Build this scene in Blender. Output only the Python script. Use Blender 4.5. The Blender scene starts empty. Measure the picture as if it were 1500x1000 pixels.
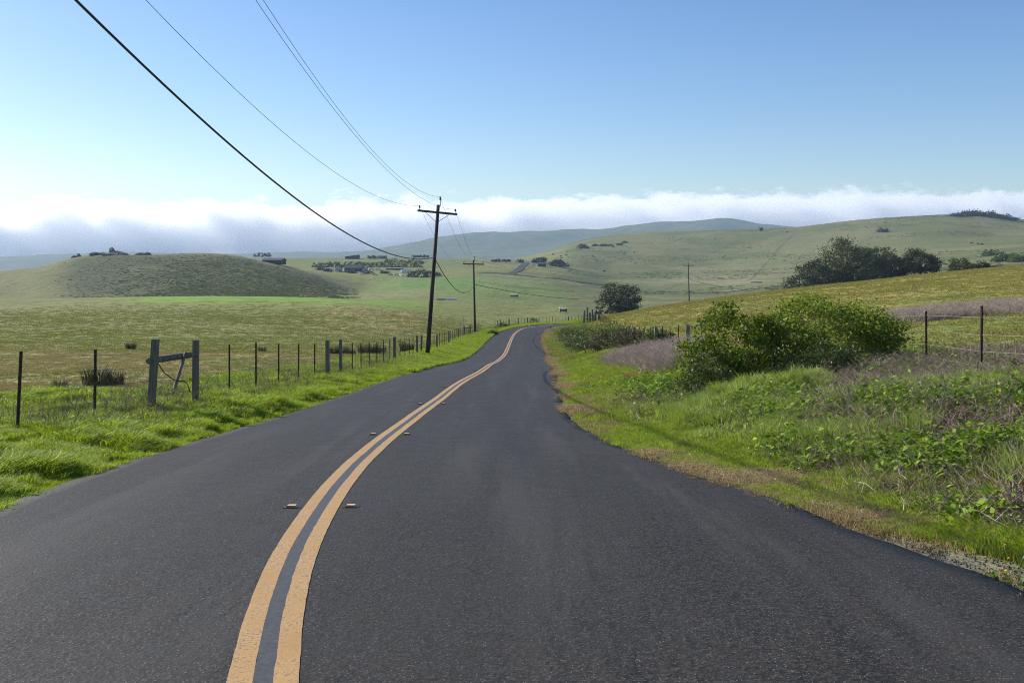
import bpy, math, random
import numpy as np
from mathutils import Vector, Matrix
random.seed(7)
rng = np.random.default_rng(11)
D = bpy.data
scene = bpy.context.scene
COL = scene.collection

# ------------------------------------------------------------------ camera, sky, sun, exposure
F, CX, HY = 1458.0, 750.0, 375.0           # focal length in photo pixels, optical axis, horizon line
cam_d = D.cameras.new("camera"); cam = D.objects.new("camera", cam_d); COL.objects.link(cam)
cam.location = (0, 0, 0); cam.rotation_euler = (math.radians(90), 0, 0)
cam_d.sensor_width = 36; cam_d.lens = 36 * F / 1500.0
cam_d.shift_y = -(500 - HY) / 1500.0
cam_d.clip_start = 0.1; cam_d.clip_end = 30000
scene.camera = cam

SUN_EL = math.radians(31.0); SUN_AZ = math.radians(-62.0)   # azimuth from +Y, negative = left
world = D.worlds.new("World"); scene.world = world; world.use_nodes = True
wn = world.node_tree.nodes; wl = world.node_tree.links; wn.clear()
sky = wn.new('ShaderNodeTexSky'); sky.sky_type = 'NISHITA'; sky.sun_disc = False
sky.sun_elevation = SUN_EL; sky.sun_rotation = SUN_AZ
sky.altitude = 300; sky.air_density = 1.0; sky.dust_density = 0.7; sky.ozone_density = 2.8
bg = wn.new('ShaderNodeBackground'); bg.inputs['Strength'].default_value = 0.100
wo = wn.new('ShaderNodeOutputWorld')
hsv = wn.new('ShaderNodeHueSaturation'); hsv.inputs['Saturation'].default_value = 1.20; hsv.inputs['Hue'].default_value = 0.508
wl.new(sky.outputs[0], hsv.inputs['Color']); wl.new(hsv.outputs[0], bg.inputs[0]); wl.new(bg.outputs[0], wo.inputs[0])
sun_d = D.lights.new("sun", 'SUN'); sun = D.objects.new("sun", sun_d); COL.objects.link(sun)
sun_d.energy = 5.0; sun_d.angle = math.radians(0.55); sun_d.color = (1.0, 0.95, 0.87)
sdir = Vector((math.sin(SUN_AZ) * math.cos(SUN_EL), math.cos(SUN_AZ) * math.cos(SUN_EL), math.sin(SUN_EL)))
sun.rotation_euler = sdir.to_track_quat('Z', 'Y').to_euler()
vs = scene.view_settings
vs.view_transform = 'Standard'; vs.look = 'None'; vs.gamma = 1; vs.use_curve_mapping = False
vs.exposure = 0.56
scene.cycles.volume_bounces = 8
scene.cycles.volume_step_rate = 0.45
scene.cycles.volume_max_steps = 192
scene.cycles.max_bounces = 8
scene.cycles.transparent_max_bounces = 8
scene.cycles.use_denoising = True
scene.cycles.denoising_prefilter = 'NONE'
scene.cycles.filter_width = 1.0
scene.cycles.use_adaptive_sampling = False

# ------------------------------------------------------------------ helpers
def pchip(x, xk, yk):
    """monotone cubic; xk (K,), yk (K,) or (K,N) with x (N,)"""
    x = np.asarray(x, float); xk = np.asarray(xk, float); yk = np.asarray(yk, float)
    one = yk.ndim == 1
    h = np.diff(xk); hh = h if one else h[:, None]
    d = np.diff(yk, axis=0) / hh
    m = np.zeros_like(yk)
    a, b = d[:-1], d[1:]
    h0, h1 = hh[:-1], hh[1:]
    w1, w2 = 2 * h1 + h0, h1 + 2 * h0
    ok = a * b > 0
    with np.errstate(divide='ignore', invalid='ignore'):
        mm = (w1 + w2) / (w1 / a + w2 / b)
    m[1:-1] = np.where(ok, mm, 0)
    m[0] = d[0]; m[-1] = d[-1]
    x = np.clip(x, xk[0], xk[-1])
    i = np.clip(np.searchsorted(xk, x, side='right') - 1, 0, len(xk) - 2)
    hi = h[i]; t = (x - xk[i]) / hi
    if one: y0, y1, m0, m1 = yk[i], yk[i + 1], m[i], m[i + 1]
    else:
        n = np.arange(len(x)); y0, y1, m0, m1 = yk[i, n], yk[i + 1, n], m[i, n], m[i + 1, n]
    t2, t3 = t * t, t * t * t
    return (2*t3-3*t2+1)*y0 + (t3-2*t2+t)*hi*m0 + (-2*t3+3*t2)*y1 + (t3-t2)*hi*m1

def sstep(a, b, x):
    t = np.clip((x - a) / (b - a), 0, 1); return t * t * (3 - 2 * t)

_tab = np.random.default_rng(5).random((256, 256))
def vn(x, y, s, o=0.0):
    """smooth value noise 0..1, feature size s metres"""
    x = np.asarray(x) / s + 17.3 + o * 7.7; y = np.asarray(y) / s + 91.1 + o * 3.1
    xi = np.floor(x).astype(int); yi = np.floor(y).astype(int)
    fx = x - xi; fy = y - yi; fx = fx*fx*(3-2*fx); fy = fy*fy*(3-2*fy)
    a = _tab[xi % 256, yi % 256]; b = _tab[(xi+1) % 256, yi % 256]
    c = _tab[xi % 256, (yi+1) % 256]; d = _tab[(xi+1) % 256, (yi+1) % 256]
    return (a*(1-fx)+b*fx)*(1-fy) + (c*(1-fx)+d*fx)*fy
def fb(x, y, s, o=0.0):
    return (vn(x, y, s, o)*0.5 + vn(x, y, s/2.1, o+1)*0.28 + vn(x, y, s/4.3, o+2)*0.22)

# ------------------------------------------------------------------ road lines, in metres
RZ = [-40, -15, 0, 4.83, 5.84, 7.38, 9.3, 11, 13, 16, 20, 25, 33, 46, 60, 69, 83, 104, 124, 146, 170, 200, 230, 262]
RC = [5.0, 2.0, -.25, -1.197, -1.383, -1.60, -1.78, -1.89, -1.97, -2.01, -1.98, -1.90, -1.80, -1.42, -1.25, -1.0, -.60, -.25, .2, 1.5, 5.2, 11.0, 18.5, 28]
RL = [1.8, -1.2, -3.6, -4.45, -4.58, -4.72, -4.84, -4.95, -5.02, -5.0, -4.87, -4.74, -4.67, -4.52, -4.25, -3.85, -3.45, -3.07, -2.5, -.7, 2.1, 7.4, 14.5, 24]
RR = [8.3, 5.6, 4.0, 3.4, 3.27, 3.07, 2.76, 2.42, 2.0, 1.45, 1.22, 1.28, 1.53, 2.0, 2.4, 2.6, 2.85, 3.14, 3.74, 5.3, 8.4, 14.6, 22.5, 32]
def cL(z): return pchip(z, RZ, RL)
def cR(z): return pchip(z, RZ, RR)
def cC(z): return pchip(z, RZ, RC)
ZZ = [-60, 0, 20, 40, 55, 69, 83, 104, 124, 146, 170, 200, 230, 262]
ZH = [1.2, -1.69, -3.27, -4.85, -6.1, -7.3, -8.2, -9.13, -9.87, -10.7, -11.95, -13.65, -15.6, -17.8]
def road_z(z):
    return pchip(z, ZZ, ZH)

ROWS = {
 8: [(-3000,762),(0,776),(800,790),(1400,765),(1600,725),(2200,640),(3800,680)],
 12: [(-3000,664),(0,679),(900,692),(1200,665),(1500,612),(2200,565),(3800,585)],
 16: [(-3000,618),(0,632),(800,640),(1000,628),(1150,606),(1300,580),(1500,550),(2200,525),(3800,535)],
 20: [(-3000,586),(0,598),(700,606),(900,600),(1000,588),(1150,562),(1357,543),(1500,530),(2200,512),(3800,500)],
 30: [(-3000,546),(0,558),(300,561),(600,568),(850,565),(900,558),(1000,540),(1150,520),(1300,509),(1500,495),(2200,480),(3800,470)],
 46: [(-3000,518),(0,529),(300,531),(500,537),(700,540),(850,536),(900,526),(1000,510),(1150,490),(1300,478),(1500,462),(2200,445),(3800,435)],
 63: [(-3000,504),(0,513),(300,515),(500,520),(600,523),(800,528),(850,522),(900,512),(1000,497),(1150,475),(1300,460),(1500,443),(2200,425),(3800,415)],
 85: [(-3000,492),(0,498),(300,499),(500,503),(620,509),(750,516),(850,508),(900,493),(1000,477),(1150,457),(1300,440),(1500,425),(2200,408),(3800,400)],
 104: [(-3000,484),(0,488),(300,487),(500,491),(650,500),(750,503),(840,498),(900,480),(1000,462),(1150,443),(1300,426),(1500,410),(2200,394),(3800,385)],
 146: [(-3000,466),(0,469),(300,466),(500,468),(600,472),(690,486),(800,484),(850,477),(900,464),(1000,446),(1150,427),(1300,410),(1500,393),(2200,374),(3800,365)],
 175: [(-3000,458),(0,460),(300,456),(500,457),(600,463),(700,478),(800,478),(850,472),(900,461),(1000,443.5),(1150,424.5),(1300,408),(1500,390),(2200,370),(3800,360)],
 200: [(-3000,452),(0,453),(300,448),(500,449),(600,457),(700,472),(800,475),(850,473),(900,464),(1000,447),(1150,430),(1300,413),(1500,396),(2200,375),(3800,365)],
 250: [(-3000,442),(0,441),(100,439),(300,435.5),(400,436.5),(500,439),(600,449),(700,463),(800,470),(900,467),(1000,456),(1150,441),(1300,424),(1500,406),(2200,385)],
 300: [(-3000,442),(0,438),(100,436.5),(300,433.5),(450,436),(550,441),(600,444),(700,454),(800,461),(900,459),(1000,452),(1150,441),(1300,424),(1500,405),(2200,385)],
 360: [(-3000,444),(0,444),(300,440),(450,442),(550,443),(600,441),(700,444),(800,452),(900,453),(1000,449),(1150,440),(1300,421),(1500,402),(2200,382)],
 450: [(-3000,436),(0,437),(100,431),(300,425),(450,431),(520,437),(600,434),(700,433),(800,440),(900,446),(1000,444),(1150,436),(1300,415),(1500,395),(2200,375)],
 550: [(-3000,430),(-400,428),(0,414),(100,400),(300,396),(400,405),(450,416),(520,430),(600,425),(700,422),(800,430),(900,437),(1000,437),(1150,430),(1300,409),(1500,388),(2200,366)],
 650: [(-3000,425),(-400,412),(0,397),(60,391),(120,375),(160,372),(200,373),(300,371),(340,374),(380,382),(450,398),(500,415),(540,423),(600,415),(700,412),(800,418),(900,429),(1000,431),(1150,424),(1300,403),(1500,380),(2200,358)],
 750: [(-3000,420),(0,408),(60,402),(120,386),(200,383),(300,381),(380,387),(450,397),(500,404),(540,408),(600,406),(700,404),(800,408),(900,422),(1000,426),(1150,418),(1300,397),(1500,373),(2200,350)],
 850: [(-3000,418),(0,414),(300,393),(380,392),(450,396),(500,398),(700,398),(800,401),(900,416),(1000,419),(1150,412),(1300,391),(1500,368),(2200,345)],
 1000: [(-3000,415),(0,412),(300,390),(380,384),(450,386),(600,386),(700,388),(760,389),(800,392),(900,405),(1000,406),(1150,399),(1300,380),(1500,358),(2200,338)],
 1150: [(-3000,412),(0,410),(300,386),(380,378.5),(450,378),(600,378),(700,379.5),(740,380.5),(800,384),(850,386),(900,393),(1000,393),(1150,385),(1300,366),(1500,350),(2200,332)],
 1400: [(-3000,410),(0,411),(300,389),(400,382),(600,382),(700,382),(740,381),(800,375),(850,367),(900,366),(1000,366),(1150,358),(1300,342),(1400,336),(1500,338),(2200,328)],
 1700: [(-3000,408),(0,414),(600,388),(700,386),(740,382),(800,369),(850,353),(900,345),(1000,340),(1150,334),(1250,323),(1300,319),(1400,313.5),(1430,313),(1470,317),(1500,322),(1700,326),(2200,326)],
 1900: [(-3000,406),(0,415),(600,392),(740,384),(800,370),(850,353),(900,344),(1000,338),(1100,337),(1150,336),(1300,324),(1400,320),(1500,327),(2200,330)],
 2300: [(-3000,404),(0,412),(600,398),(800,388),(1000,362),(1300,348),(1500,345),(2200,345)],
 3000: [(-3000,400),(0,400),(600,396),(1000,385),(1500,380),(2200,375)],
 3800: [(-3000,395),(0,394),(600,388),(1000,375),(1500,370),(2200,365)],
 4400: [(-3000,385),(0,381),(300,379),(640,370),(900,357),(1060,342),(1300,346),(2200,350)],
 5000: [(-3000,380),(0,376),(80,373),(150,372),(300,373),(500,372),(570,364),(600,357),(640,348),(700,342),(800,340),(860,338),(900,334),(950,328),(1000,323.5),(1060,321),(1120,327),(1200,333),(1500,338),(2200,335)],
 5600: [(-3000,385),(0,376),(600,368),(1000,345),(1500,355),(2200,355)],
}
ROWZ = np.array(sorted(ROWS)); LZ = np.log(ROWZ)
def table(X, Z):
    X = np.asarray(X, float).ravel(); Z = np.asarray(Z, float).ravel()
    Zc = np.clip(Z, 8, 5600)
    px = np.clip(CX + F * X / Zc, -3000, 3800)
    Y = np.empty((len(ROWZ), len(px)))
    for i, z in enumerate(ROWZ):
        k = ROWS[z]; Y[i] = pchip(px, [a for a, _ in k], [b for _, b in k])
    py = pchip(np.log(Zc), LZ, Y)
    h = -(py - HY) / F * Zc
    near = Z < 8
    if near.any():
        h[near] += (road_z(Z[near]) - road_z(np.full(near.sum(), 8.0)))
    return h

def H(X, Z, bumps=True):
    X = np.asarray(X, float); shp = X.shape
    X = X.ravel(); Z = np.broadcast_to(np.asarray(Z, float), shp).ravel()
    t = table(X, Z)
    if bumps:
        b = (fb(X, Z, 9.0) - .5) * 0.22 + (fb(X, Z, 2.6, 14) - .5) * .16 * sstep(80, 30, Z) + (fb(X, Z, 1.15, 19) - .5) * .34 * sstep(45, 25, Z) * (X > 0) + (fb(X, Z, .8, 29) - .5) * .16 * sstep(40, 20, Z) * (X < 0) * sstep(400, 100, Z) + (fb(X, Z, 1.3, 4) - .5) * 0.10 * sstep(120, 40, Z)
        b += (fb(X, Z, 60, 8) - .5) * 1.6 * sstep(150, 500, Z) + (fb(X, Z, 14, 3) - .5) * .9 * sstep(250, 500, Z) * sstep(2500, 1500, Z)
        b += (fb(X, Z, 420, 5) - .5) * 44 * sstep(3000, 4300, Z)
        t = t + b
    rz = road_z(Z)
    l, r = cL(Z), cR(Z)
    d = np.maximum(l - X, X - r)
    DW = np.where(X > 0, 3.6, 3.0)
    w = sstep(0, 1, (d + 0.1) / (DW + 0.1))
    fade = sstep(262, 300, Z)
    w = w + (1 - w) * fade
    under = np.where((d < -0.12) & (Z < 263), -0.10, 0.0)
    base = rz - 0.035 + under
    return (base * (1 - w) + t * w).reshape(shp)

def Hs(x, z): return float(H(np.array([x]), np.array([z]))[0])
def X_at(px, z): return (px - CX) / F * z
def gp(px, z):
    x = X_at(px, z); return Vector((x, z, Hs(x, z)))
_zs = np.geomspace(5, 5400, 900)
def hit(px, py):
    """first terrain point seen along the ray through (px,py)"""
    xs = (px - CX) / F * _zs; hs = H(xs, _zs)
    ray = -(py - HY) / F * _zs
    k = np.where(hs >= ray)[0]
    if len(k) == 0: return None
    z = _zs[k[0]]; return Vector(((px - CX) / F * z, z, hs[k[0]]))
def M_at(px_len, z): return px_len / F * z

# ------------------------------------------------------------------ object helpers
def props(o, label=None, cat=None, group=None, kind=None):
    if label: o['label'] = label
    if cat: o['category'] = cat
    if group: o['group'] = group
    if kind: o['kind'] = kind
    return o
def empty(name, loc, rz=0, label=None, cat=None, group=None, kind=None):
    o = D.objects.new(name, None); COL.objects.link(o); o.location = loc; o.rotation_euler = (0, 0, rz)
    o.empty_display_size = .3
    return props(o, label, cat, group, kind)

def fast_mesh(name, V, Fc, smooth=False):
    V = np.asarray(V, np.float32); Fc = np.asarray(Fc, np.int32)
    me = D.meshes.new(name); n, k = Fc.shape
    me.vertices.add(len(V)); me.vertices.foreach_set('co', V.ravel())
    me.loops.add(n * k); me.loops.foreach_set('vertex_index', Fc.ravel())
    me.polygons.add(n); me.polygons.foreach_set('loop_start', np.arange(0, n * k, k, dtype=np.int32))
    if smooth: me.polygons.foreach_set('use_smooth', np.ones(n, bool))
    me.update(calc_edges=True)
    return me
def mesh_obj(name, me, mat, parent=None):
    if mat: me.materials.append(mat)
    o = D.objects.new(name, me); COL.objects.link(o)
    if parent: o.parent = parent
    return o

class MB:
    def __init__(s): s.v = []; s.f = []; s.sm = False
    def add(s, V, Fs):
        b = len(s.v); s.v += [tuple(p) for p in V]; s.f += [tuple(i + b for i in f) for f in Fs]
    def box(s, c, d, rot=None, taper=1.0):
        x, y, z = d[0]/2, d[1]/2, d[2]/2
        P = [Vector((sx*x*(taper if sz > 0 else 1), sy*y*(taper if sz > 0 else 1), sz*z)) for sz in (-1, 1) for sy in (-1, 1) for sx in (-1, 1)]
        if rot is not None: P = [rot @ p for p in P]
        P = [p + Vector(c) for p in P]
        s.add(P, [(0,2,3,1),(4,5,7,6),(0,1,5,4),(2,6,7,3),(0,4,6,2),(1,3,7,5)])
    def tube(s, pts, rad, n=6, cap=True):
        pts = [Vector(p) for p in pts]
        if not hasattr(rad, '__len__'): rad = [rad]*len(pts)
        b = len(s.v); ref = Vector((0, 0, 1))
        d0 = (pts[-1]-pts[0])
        if d0.length > 0 and abs(d0.normalized().z) > .8: ref = Vector((1, 0, 0))
        for i, p in enumerate(pts):
            a = pts[max(0, i-1)]; c = pts[min(len(pts)-1, i+1)]
            t = (c-a)
            t = t.normalized() if t.length > 1e-9 else Vector((0, 0, 1))
            u = t.cross(ref)
            u = u.normalized() if u.length > 1e-6 else Vector((1, 0, 0))
            w = t.cross(u)
            for k in range(n):
                an = 2*math.pi*k/n
                s.v.append(tuple(p + (u*math.cos(an)+w*math.sin(an))*rad[i]))
        for i in range(len(pts)-1):
            for k in range(n):
                s.f.append((b+i*n+k, b+i*n+(k+1) % n, b+(i+1)*n+(k+1) % n, b+(i+1)*n+k))
        if cap:
            s.f.append(tuple(b+k for k in range(n))[::-1]); e = b+(len(pts)-1)*n
            s.f.append(tuple(e+k for k in range(n)))
    def lathe(s, c, prof, n=10):
        """prof = [(r,z)...] about a vertical axis"""
        b = len(s.v)
        for r, z in prof:
            for k in range(n):
                a = 2*math.pi*k/n; s.v.append((c[0]+r*math.cos(a), c[1]+r*math.sin(a), c[2]+z))
        for i in range(len(prof)-1):
            for k in range(n):
                s.f.append((b+i*n+k, b+i*n+(k+1) % n, b+(i+1)*n+(k+1) % n, b+(i+1)*n+k))
        s.f.append(tuple(b+k for k in range(n))[::-1]); e = b+(len(prof)-1)*n
        s.f.append(tuple(e+k for k in range(n)))
    def build(s, name, mat, parent=None, smooth=False):
        me = D.meshes.new(name); me.from_pydata(s.v, [], s.f)
        if smooth: me.polygons.foreach_set('use_smooth', np.ones(len(me.polygons), bool))
        me.update()
        return mesh_obj(name, me, mat, parent)

# ------------------------------------------------------------------ materials
def mat(name, rough=.85, spec=.3):
    m = D.materials.new(name); m.use_nodes = True; nt = m.node_tree
    b = nt.nodes['Principled BSDF']; b.inputs['Roughness'].default_value = rough
    b.inputs['Specular IOR Level'].default_value = spec
    return m, nt, b
def N(nt, t, **kw):
    n = nt.nodes.new(t)
    for k, v in kw.items():
        if k.startswith('i_'): n.inputs[k[2:].replace('_', ' ')].default_value = v
        else: setattr(n, k, v)
    return n
def noise(nt, scale, detail=4, coord='Object', rough=.6, vec=None, out='Fac'):
    if vec is None:
        tc = N(nt, 'ShaderNodeTexCoord'); vec = tc.outputs[coord]
    n = N(nt, 'ShaderNodeTexNoise'); n.inputs['Scale'].default_value = scale
    n.inputs['Detail'].default_value = detail; n.inputs['Roughness'].default_value = rough
    nt.links.new(vec, n.inputs['Vector']); return n.outputs[out]
def ramp(nt, fac, stops):
    r = N(nt, 'ShaderNodeValToRGB'); e = r.color_ramp.elements
    while len(e) > 1: e.remove(e[-1])
    e[0].position = stops[0][0]; e[0].color = (*stops[0][1], 1)
    for p, c in stops[1:]:
        k = e.new(p); k.color = (*c, 1)
    nt.links.new(fac, r.inputs[0]); return r.outputs[0]
def mix(nt, fac, a, b, mode='MIX'):
    m = N(nt, 'ShaderNodeMix', data_type='RGBA', blend_type=mode)
    for s, v in ((m.inputs[0], fac), (m.inputs[6], a), (m.inputs[7], b)):
        if hasattr(v, 'links'): nt.links.new(v, s)
        elif isinstance(v, (tuple, list)): s.default_value = (*v, 1)
        else: s.default_value = v
    return m.outputs[2]
def mth(nt, op, a, b=None, c=None, clamp=False):
    m = N(nt, 'ShaderNodeMath', operation=op); m.use_clamp = clamp
    for i, v in enumerate((a, b, c)):
        if v is None: continue
        if hasattr(v, 'links'): nt.links.new(v, m.inputs[i])
        else: m.inputs[i].default_value = v
    return m.outputs[0]
def bump(nt, b, h, strength=.4, dist=.02):
    n = N(nt, 'ShaderNodeBump'); n.inputs['Strength'].default_value = strength; n.inputs['Distance'].default_value = dist
    nt.links.new(h, n.inputs['Height']); nt.links.new(n.outputs[0], b.inputs['Normal'])
def simple(name, c1, c2=None, scale=8, rough=.85, bs=.3, spec=.3, stretch=None):
    m, nt, b = mat(name, rough, spec)
    tc = N(nt, 'ShaderNodeTexCoord'); vec = tc.outputs['Object']
    if stretch:
        mp = N(nt, 'ShaderNodeMapping'); mp.inputs['Scale'].default_value = stretch
        nt.links.new(vec, mp.inputs[0]); vec = mp.outputs[0]
    n = noise(nt, scale, 5, vec=vec)
    c2 = c2 or tuple(x * .6 for x in c1)
    nt.links.new(ramp(nt, n, [(.32, c2), (.68, c1)]), b.inputs['Base Color'])
    bump(nt, b, n, bs, .01)
    return m
def leafmat(name, cols, trans=.35, rough=.5, spec=.35, nscale=1.5, shade=.75):
    """leaf/blade: principled mixed with translucency; colour varies per instance and over space"""
    m, nt, b = mat(name, rough, spec)
    oi = N(nt, 'ShaderNodeObjectInfo'); geo = N(nt, 'ShaderNodeNewGeometry')
    n = noise(nt, nscale, 3, vec=geo.outputs['Position'])
    f = mth(nt, 'ADD', mth(nt, 'MULTIPLY', oi.outputs['Random'], .45), mth(nt, 'MULTIPLY', n, .55))
    f = mth(nt, 'ADD', mth(nt, 'MULTIPLY', geo.outputs['Random Per Island'], .3), mth(nt, 'MULTIPLY', f, .7))
    st = [(.25 + .5 * i / max(1, len(cols) - 1), c) for i, c in enumerate(cols)]
    c = ramp(nt, f, st)
    nt.links.new(c, b.inputs['Base Color'])
    tr = N(nt, 'ShaderNodeBsdfTranslucent')
    g = mix(nt, 1.0, c, (1.0, 1.0, .55), 'MULTIPLY'); nt.links.new(g, tr.inputs[0])
    ms = N(nt, 'ShaderNodeMixShader'); ms.inputs[0].default_value = trans
    nt.links.new(b.outputs[0], ms.inputs[1]); nt.links.new(tr.outputs[0], ms.inputs[2])
    nt.links.new(ms.outputs[0], nt.nodes['Material Output'].inputs[0])
    return m

# ground: zone colour per vertex (what grows there, plus the left hill's shade) times procedural grain
def ground_mat():
    m, nt, b = mat('pasture_ground', .95, .15)
    at = N(nt, 'ShaderNodeAttribute'); at.attribute_name = 'zone'
    geo = N(nt, 'ShaderNodeNewGeometry'); P = geo.outputs['Position']
    mp = N(nt, 'ShaderNodeMapping'); mp.inputs['Scale'].default_value = (1, 1, 1); nt.links.new(P, mp.inputs[0])
    f1 = noise(nt, 1.1, 6, vec=P, rough=.7); f2 = noise(nt, .13, 5, vec=P, rough=.65); f3 = noise(nt, .018, 5, vec=P, rough=.6)
    n4 = noise(nt, 9, 4, vec=P, rough=.7)
    c = mix(nt, mth(nt, 'MULTIPLY', sg(nt, f1, .42, .62), .22), at.outputs['Color'], (.20, .165, .075))
    c = mix(nt, mth(nt, 'MULTIPLY', sg(nt, f2, .47, .62), .45), c, (.075, .085, .022))
    c = mix(nt, mth(nt, 'MULTIPLY', sg(nt, f3, .45, .62), .30), c, (.19, .165, .070))
    f5 = noise(nt, .42, 5, vec=P, rough=.75)
    v = mth(nt, 'MULTIPLY', mth(nt, 'MULTIPLY_ADD', n4, .6, .75), mth(nt, 'MULTIPLY_ADD', f5, 1.3, .40))
    c2 = N(nt, 'ShaderNodeVectorMath', operation='SCALE'); nt.links.new(c, c2.inputs[0]); nt.links.new(v, c2.inputs['Scale'])
    nt.links.new(c2.outputs[0], b.inputs['Base Color'])
    h = mth(nt, 'ADD', mth(nt, 'MULTIPLY', f1, .12), mth(nt, 'ADD', mth(nt, 'MULTIPLY', f2, 1.3), mth(nt, 'MULTIPLY', f5, .35)))
    bump(nt, b, h, 1.0, 1.4)
    return m
def sg(nt, f, a, b_):
    mr = N(nt, 'ShaderNodeMapRange', interpolation_type='SMOOTHSTEP'); nt.links.new(f, mr.inputs[0])
    mr.inputs['From Min'].default_value = a; mr.inputs['From Max'].default_value = b_
    return mr.outputs[0]

def asphalt_mat():
    m, nt, b = mat('asphalt', .75, .22)
    geo = N(nt, 'ShaderNodeNewGeometry'); P = geo.outputs['Position']
    big = noise(nt, .35, 4, vec=P); mid = noise(nt, 3.2, 4, vec=P)
    vor = N(nt, 'ShaderNodeTexVoronoi'); vor.inputs['Scale'].default_value = 95; nt.links.new(P, vor.inputs['Vector'])
    vor2 = N(nt, 'ShaderNodeTexVoronoi'); vor2.inputs['Scale'].default_value = 38; nt.links.new(P, vor2.inputs['Vector'])
    fa = noise(nt, 75, 2, vec=P, rough=.7); fc = noise(nt, 26, 3, vec=P, rough=.75)
    fine = mth(nt, 'ADD', mth(nt, 'MULTIPLY', fa, .55), mth(nt, 'MULTIPLY', fc, .45))
    c = ramp(nt, fine, [(.41, (.005, .0043, .0036)), (.5, (.0195, .0160, .0114)), (.60, (.062, .052, .040))])
    c = mix(nt, mth(nt, 'MULTIPLY', sg(nt, big, .42, .6), .35), c, (.028, .025, .021))
    # tyre-worn bands
    at = N(nt, 'ShaderNodeAttribute'); at.attribute_name = 'lane'
    ms = N(nt, 'ShaderNodeMapping'); ms.inputs['Scale'].default_value = (2.6, .16, 1); nt.links.new(P, ms.inputs[0])
    streak = noise(nt, 1.0, 5, vec=ms.outputs[0], rough=.7)
    wear = mth(nt, 'MULTIPLY', mth(nt, 'MULTIPLY_ADD', at.outputs['Fac'], .75, .25), sg(nt, streak, .40, .62))
    c = mix(nt, mth(nt, 'MULTIPLY', wear, .62), c, (.054, .048, .041))
    # pale stones
    sep = N(nt, 'ShaderNodeSeparateColor'); nt.links.new(vor.outputs['Color'], sep.inputs[0])
    st = mth(nt, 'MULTIPLY', sg(nt, sep.outputs[0], .90, .94), mth(nt, 'LESS_THAN', vor.outputs['Distance'], .35))
    c = mix(nt, mth(nt, 'MULTIPLY', st, .7), c, (.26, .25, .24))
    stain = noise(nt, 1.1, 5, vec=P, rough=.65)
    c = mix(nt, mth(nt, 'MULTIPLY', sg(nt, stain, .60, .72), .5), c, (.028, .028, .030))
    nt.links.new(c, b.inputs['Base Color'])
    nt.links.new(mth(nt, 'MULTIPLY_ADD', mid, .25, .55), b.inputs['Roughness'])
    h = mth(nt, 'ADD', mth(nt, 'MULTIPLY', vor2.outputs['Distance'], .5), fine)
    bump(nt, b, h, .8, .006)
    return m
def paint_mat(name, c1, c2, worn=(.06, .06, .06), wear=.572):
    m, nt, b = mat(name, .6, .4)
    geo = N(nt, 'ShaderNodeNewGeometry'); P = geo.outputs['Position']
    n1 = noise(nt, 55, 4, vec=P, rough=.75); n2 = noise(nt, 2.0, 4, vec=P)
    c = ramp(nt, n2, [(.35, c1), (.65, c2)])
    k = sg(nt, mth(nt, 'ADD', mth(nt, 'MULTIPLY', n1, .75), mth(nt, 'MULTIPLY', n2, .25)), wear - .06, wear + .03)
    c = mix(nt, mth(nt, 'MULTIPLY', k, .7), c, worn)
    nt.links.new(c, b.inputs['Base Color']); bump(nt, b, n1, .5, .004)
    return m

M = {}
M['ground'] = ground_mat(); M['asphalt'] = asphalt_mat()
M['yellow'] = paint_mat('yellow_paint', (.38, .215, .066), (.47, .285, .105))
M['blackpaint'] = simple('black_paint', (.075, .070, .066), (.038, .036, .034), 30, .55, .3, .35)
M['wood'] = simple('weathered_wood', (.27, .235, .19), (.085, .073, .058), 14, .95, .6, .08, stretch=(1, 1, .12))
M['polewood'] = simple('creosoted_wood', (.085, .062, .048), (.030, .023, .018), 9, .85, .6, stretch=(1, 1, .08))
M['rust'] = simple('rusty_steel', (.075, .036, .027), (.025, .015, .013), 25, .8, .4)
M['wire'] = simple('galvanised_wire', (.26, .24, .22), (.16, .145, .13), 40, .5, .1)
M['thinwire'] = simple('power_wire', (.20, .20, .20), (.12, .12, .12), 10, .6, .1)
M['cable'] = simple('black_cable', (.022, .022, .022), (.012, .012, .012), 30, .42, .1, .5)
M['insul'] = simple('insulator_glaze', (.05, .03, .025), (.03, .02, .02), 10, .3, .05, .5)
M['white'] = simple('white_plastic', (.75, .74, .70), (.55, .53, .5), 20, .6, .1)
M['beige'] = simple('beige_ceramic', (.62, .52, .38), (.45, .36, .25), 30, .6, .1)
M['amber'] = simple('amber_reflector', (.75, .28, .02), (.45, .15, .01), 60, .3, .1, .6)
M['blue'] = simple('blue_reflector', (.03, .15, .50), (.02, .10, .35), 10, .4, .1)
M['twig'] = simple('dead_twig', (.33, .25, .17), (.13, .09, .06), 6, .9, .2)
M['paletwig'] = simple('bleached_twig', (.55, .50, .42), (.34, .29, .23), 6, .9, .2)
M['deadstem'] = simple('dead_bramble_stem', (.36, .29, .22), (.15, .11, .08), 5, .9, .2)
M['purpletwig'] = simple('grey_brush_twig', (.50, .41, .33), (.24, .185, .145), 3, .9, .2)
M['bark'] = simple('bark', (.12, .095, .07), (.05, .04, .03), 3, .95, .6)
M['rock'] = simple('grey_rock', (.14, .13, .11), (.05, .047, .042), .6, .95, .8)
M['wallpale'] = simple('pale_wall', (.55, .47, .40), (.45, .38, .32), 1, .9, .1)
M['wallwhite'] = simple('white_wall', (.78, .77, .74), (.6, .6, .58), 1, .8, .1)
M['walldark'] = simple('brown_wall', (.10, .075, .06), (.06, .045, .04), 1, .9, .1)
M['roofdark'] = simple('dark_roof', (.07, .07, .075), (.04, .04, .045), 2, .9, .2)
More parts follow.
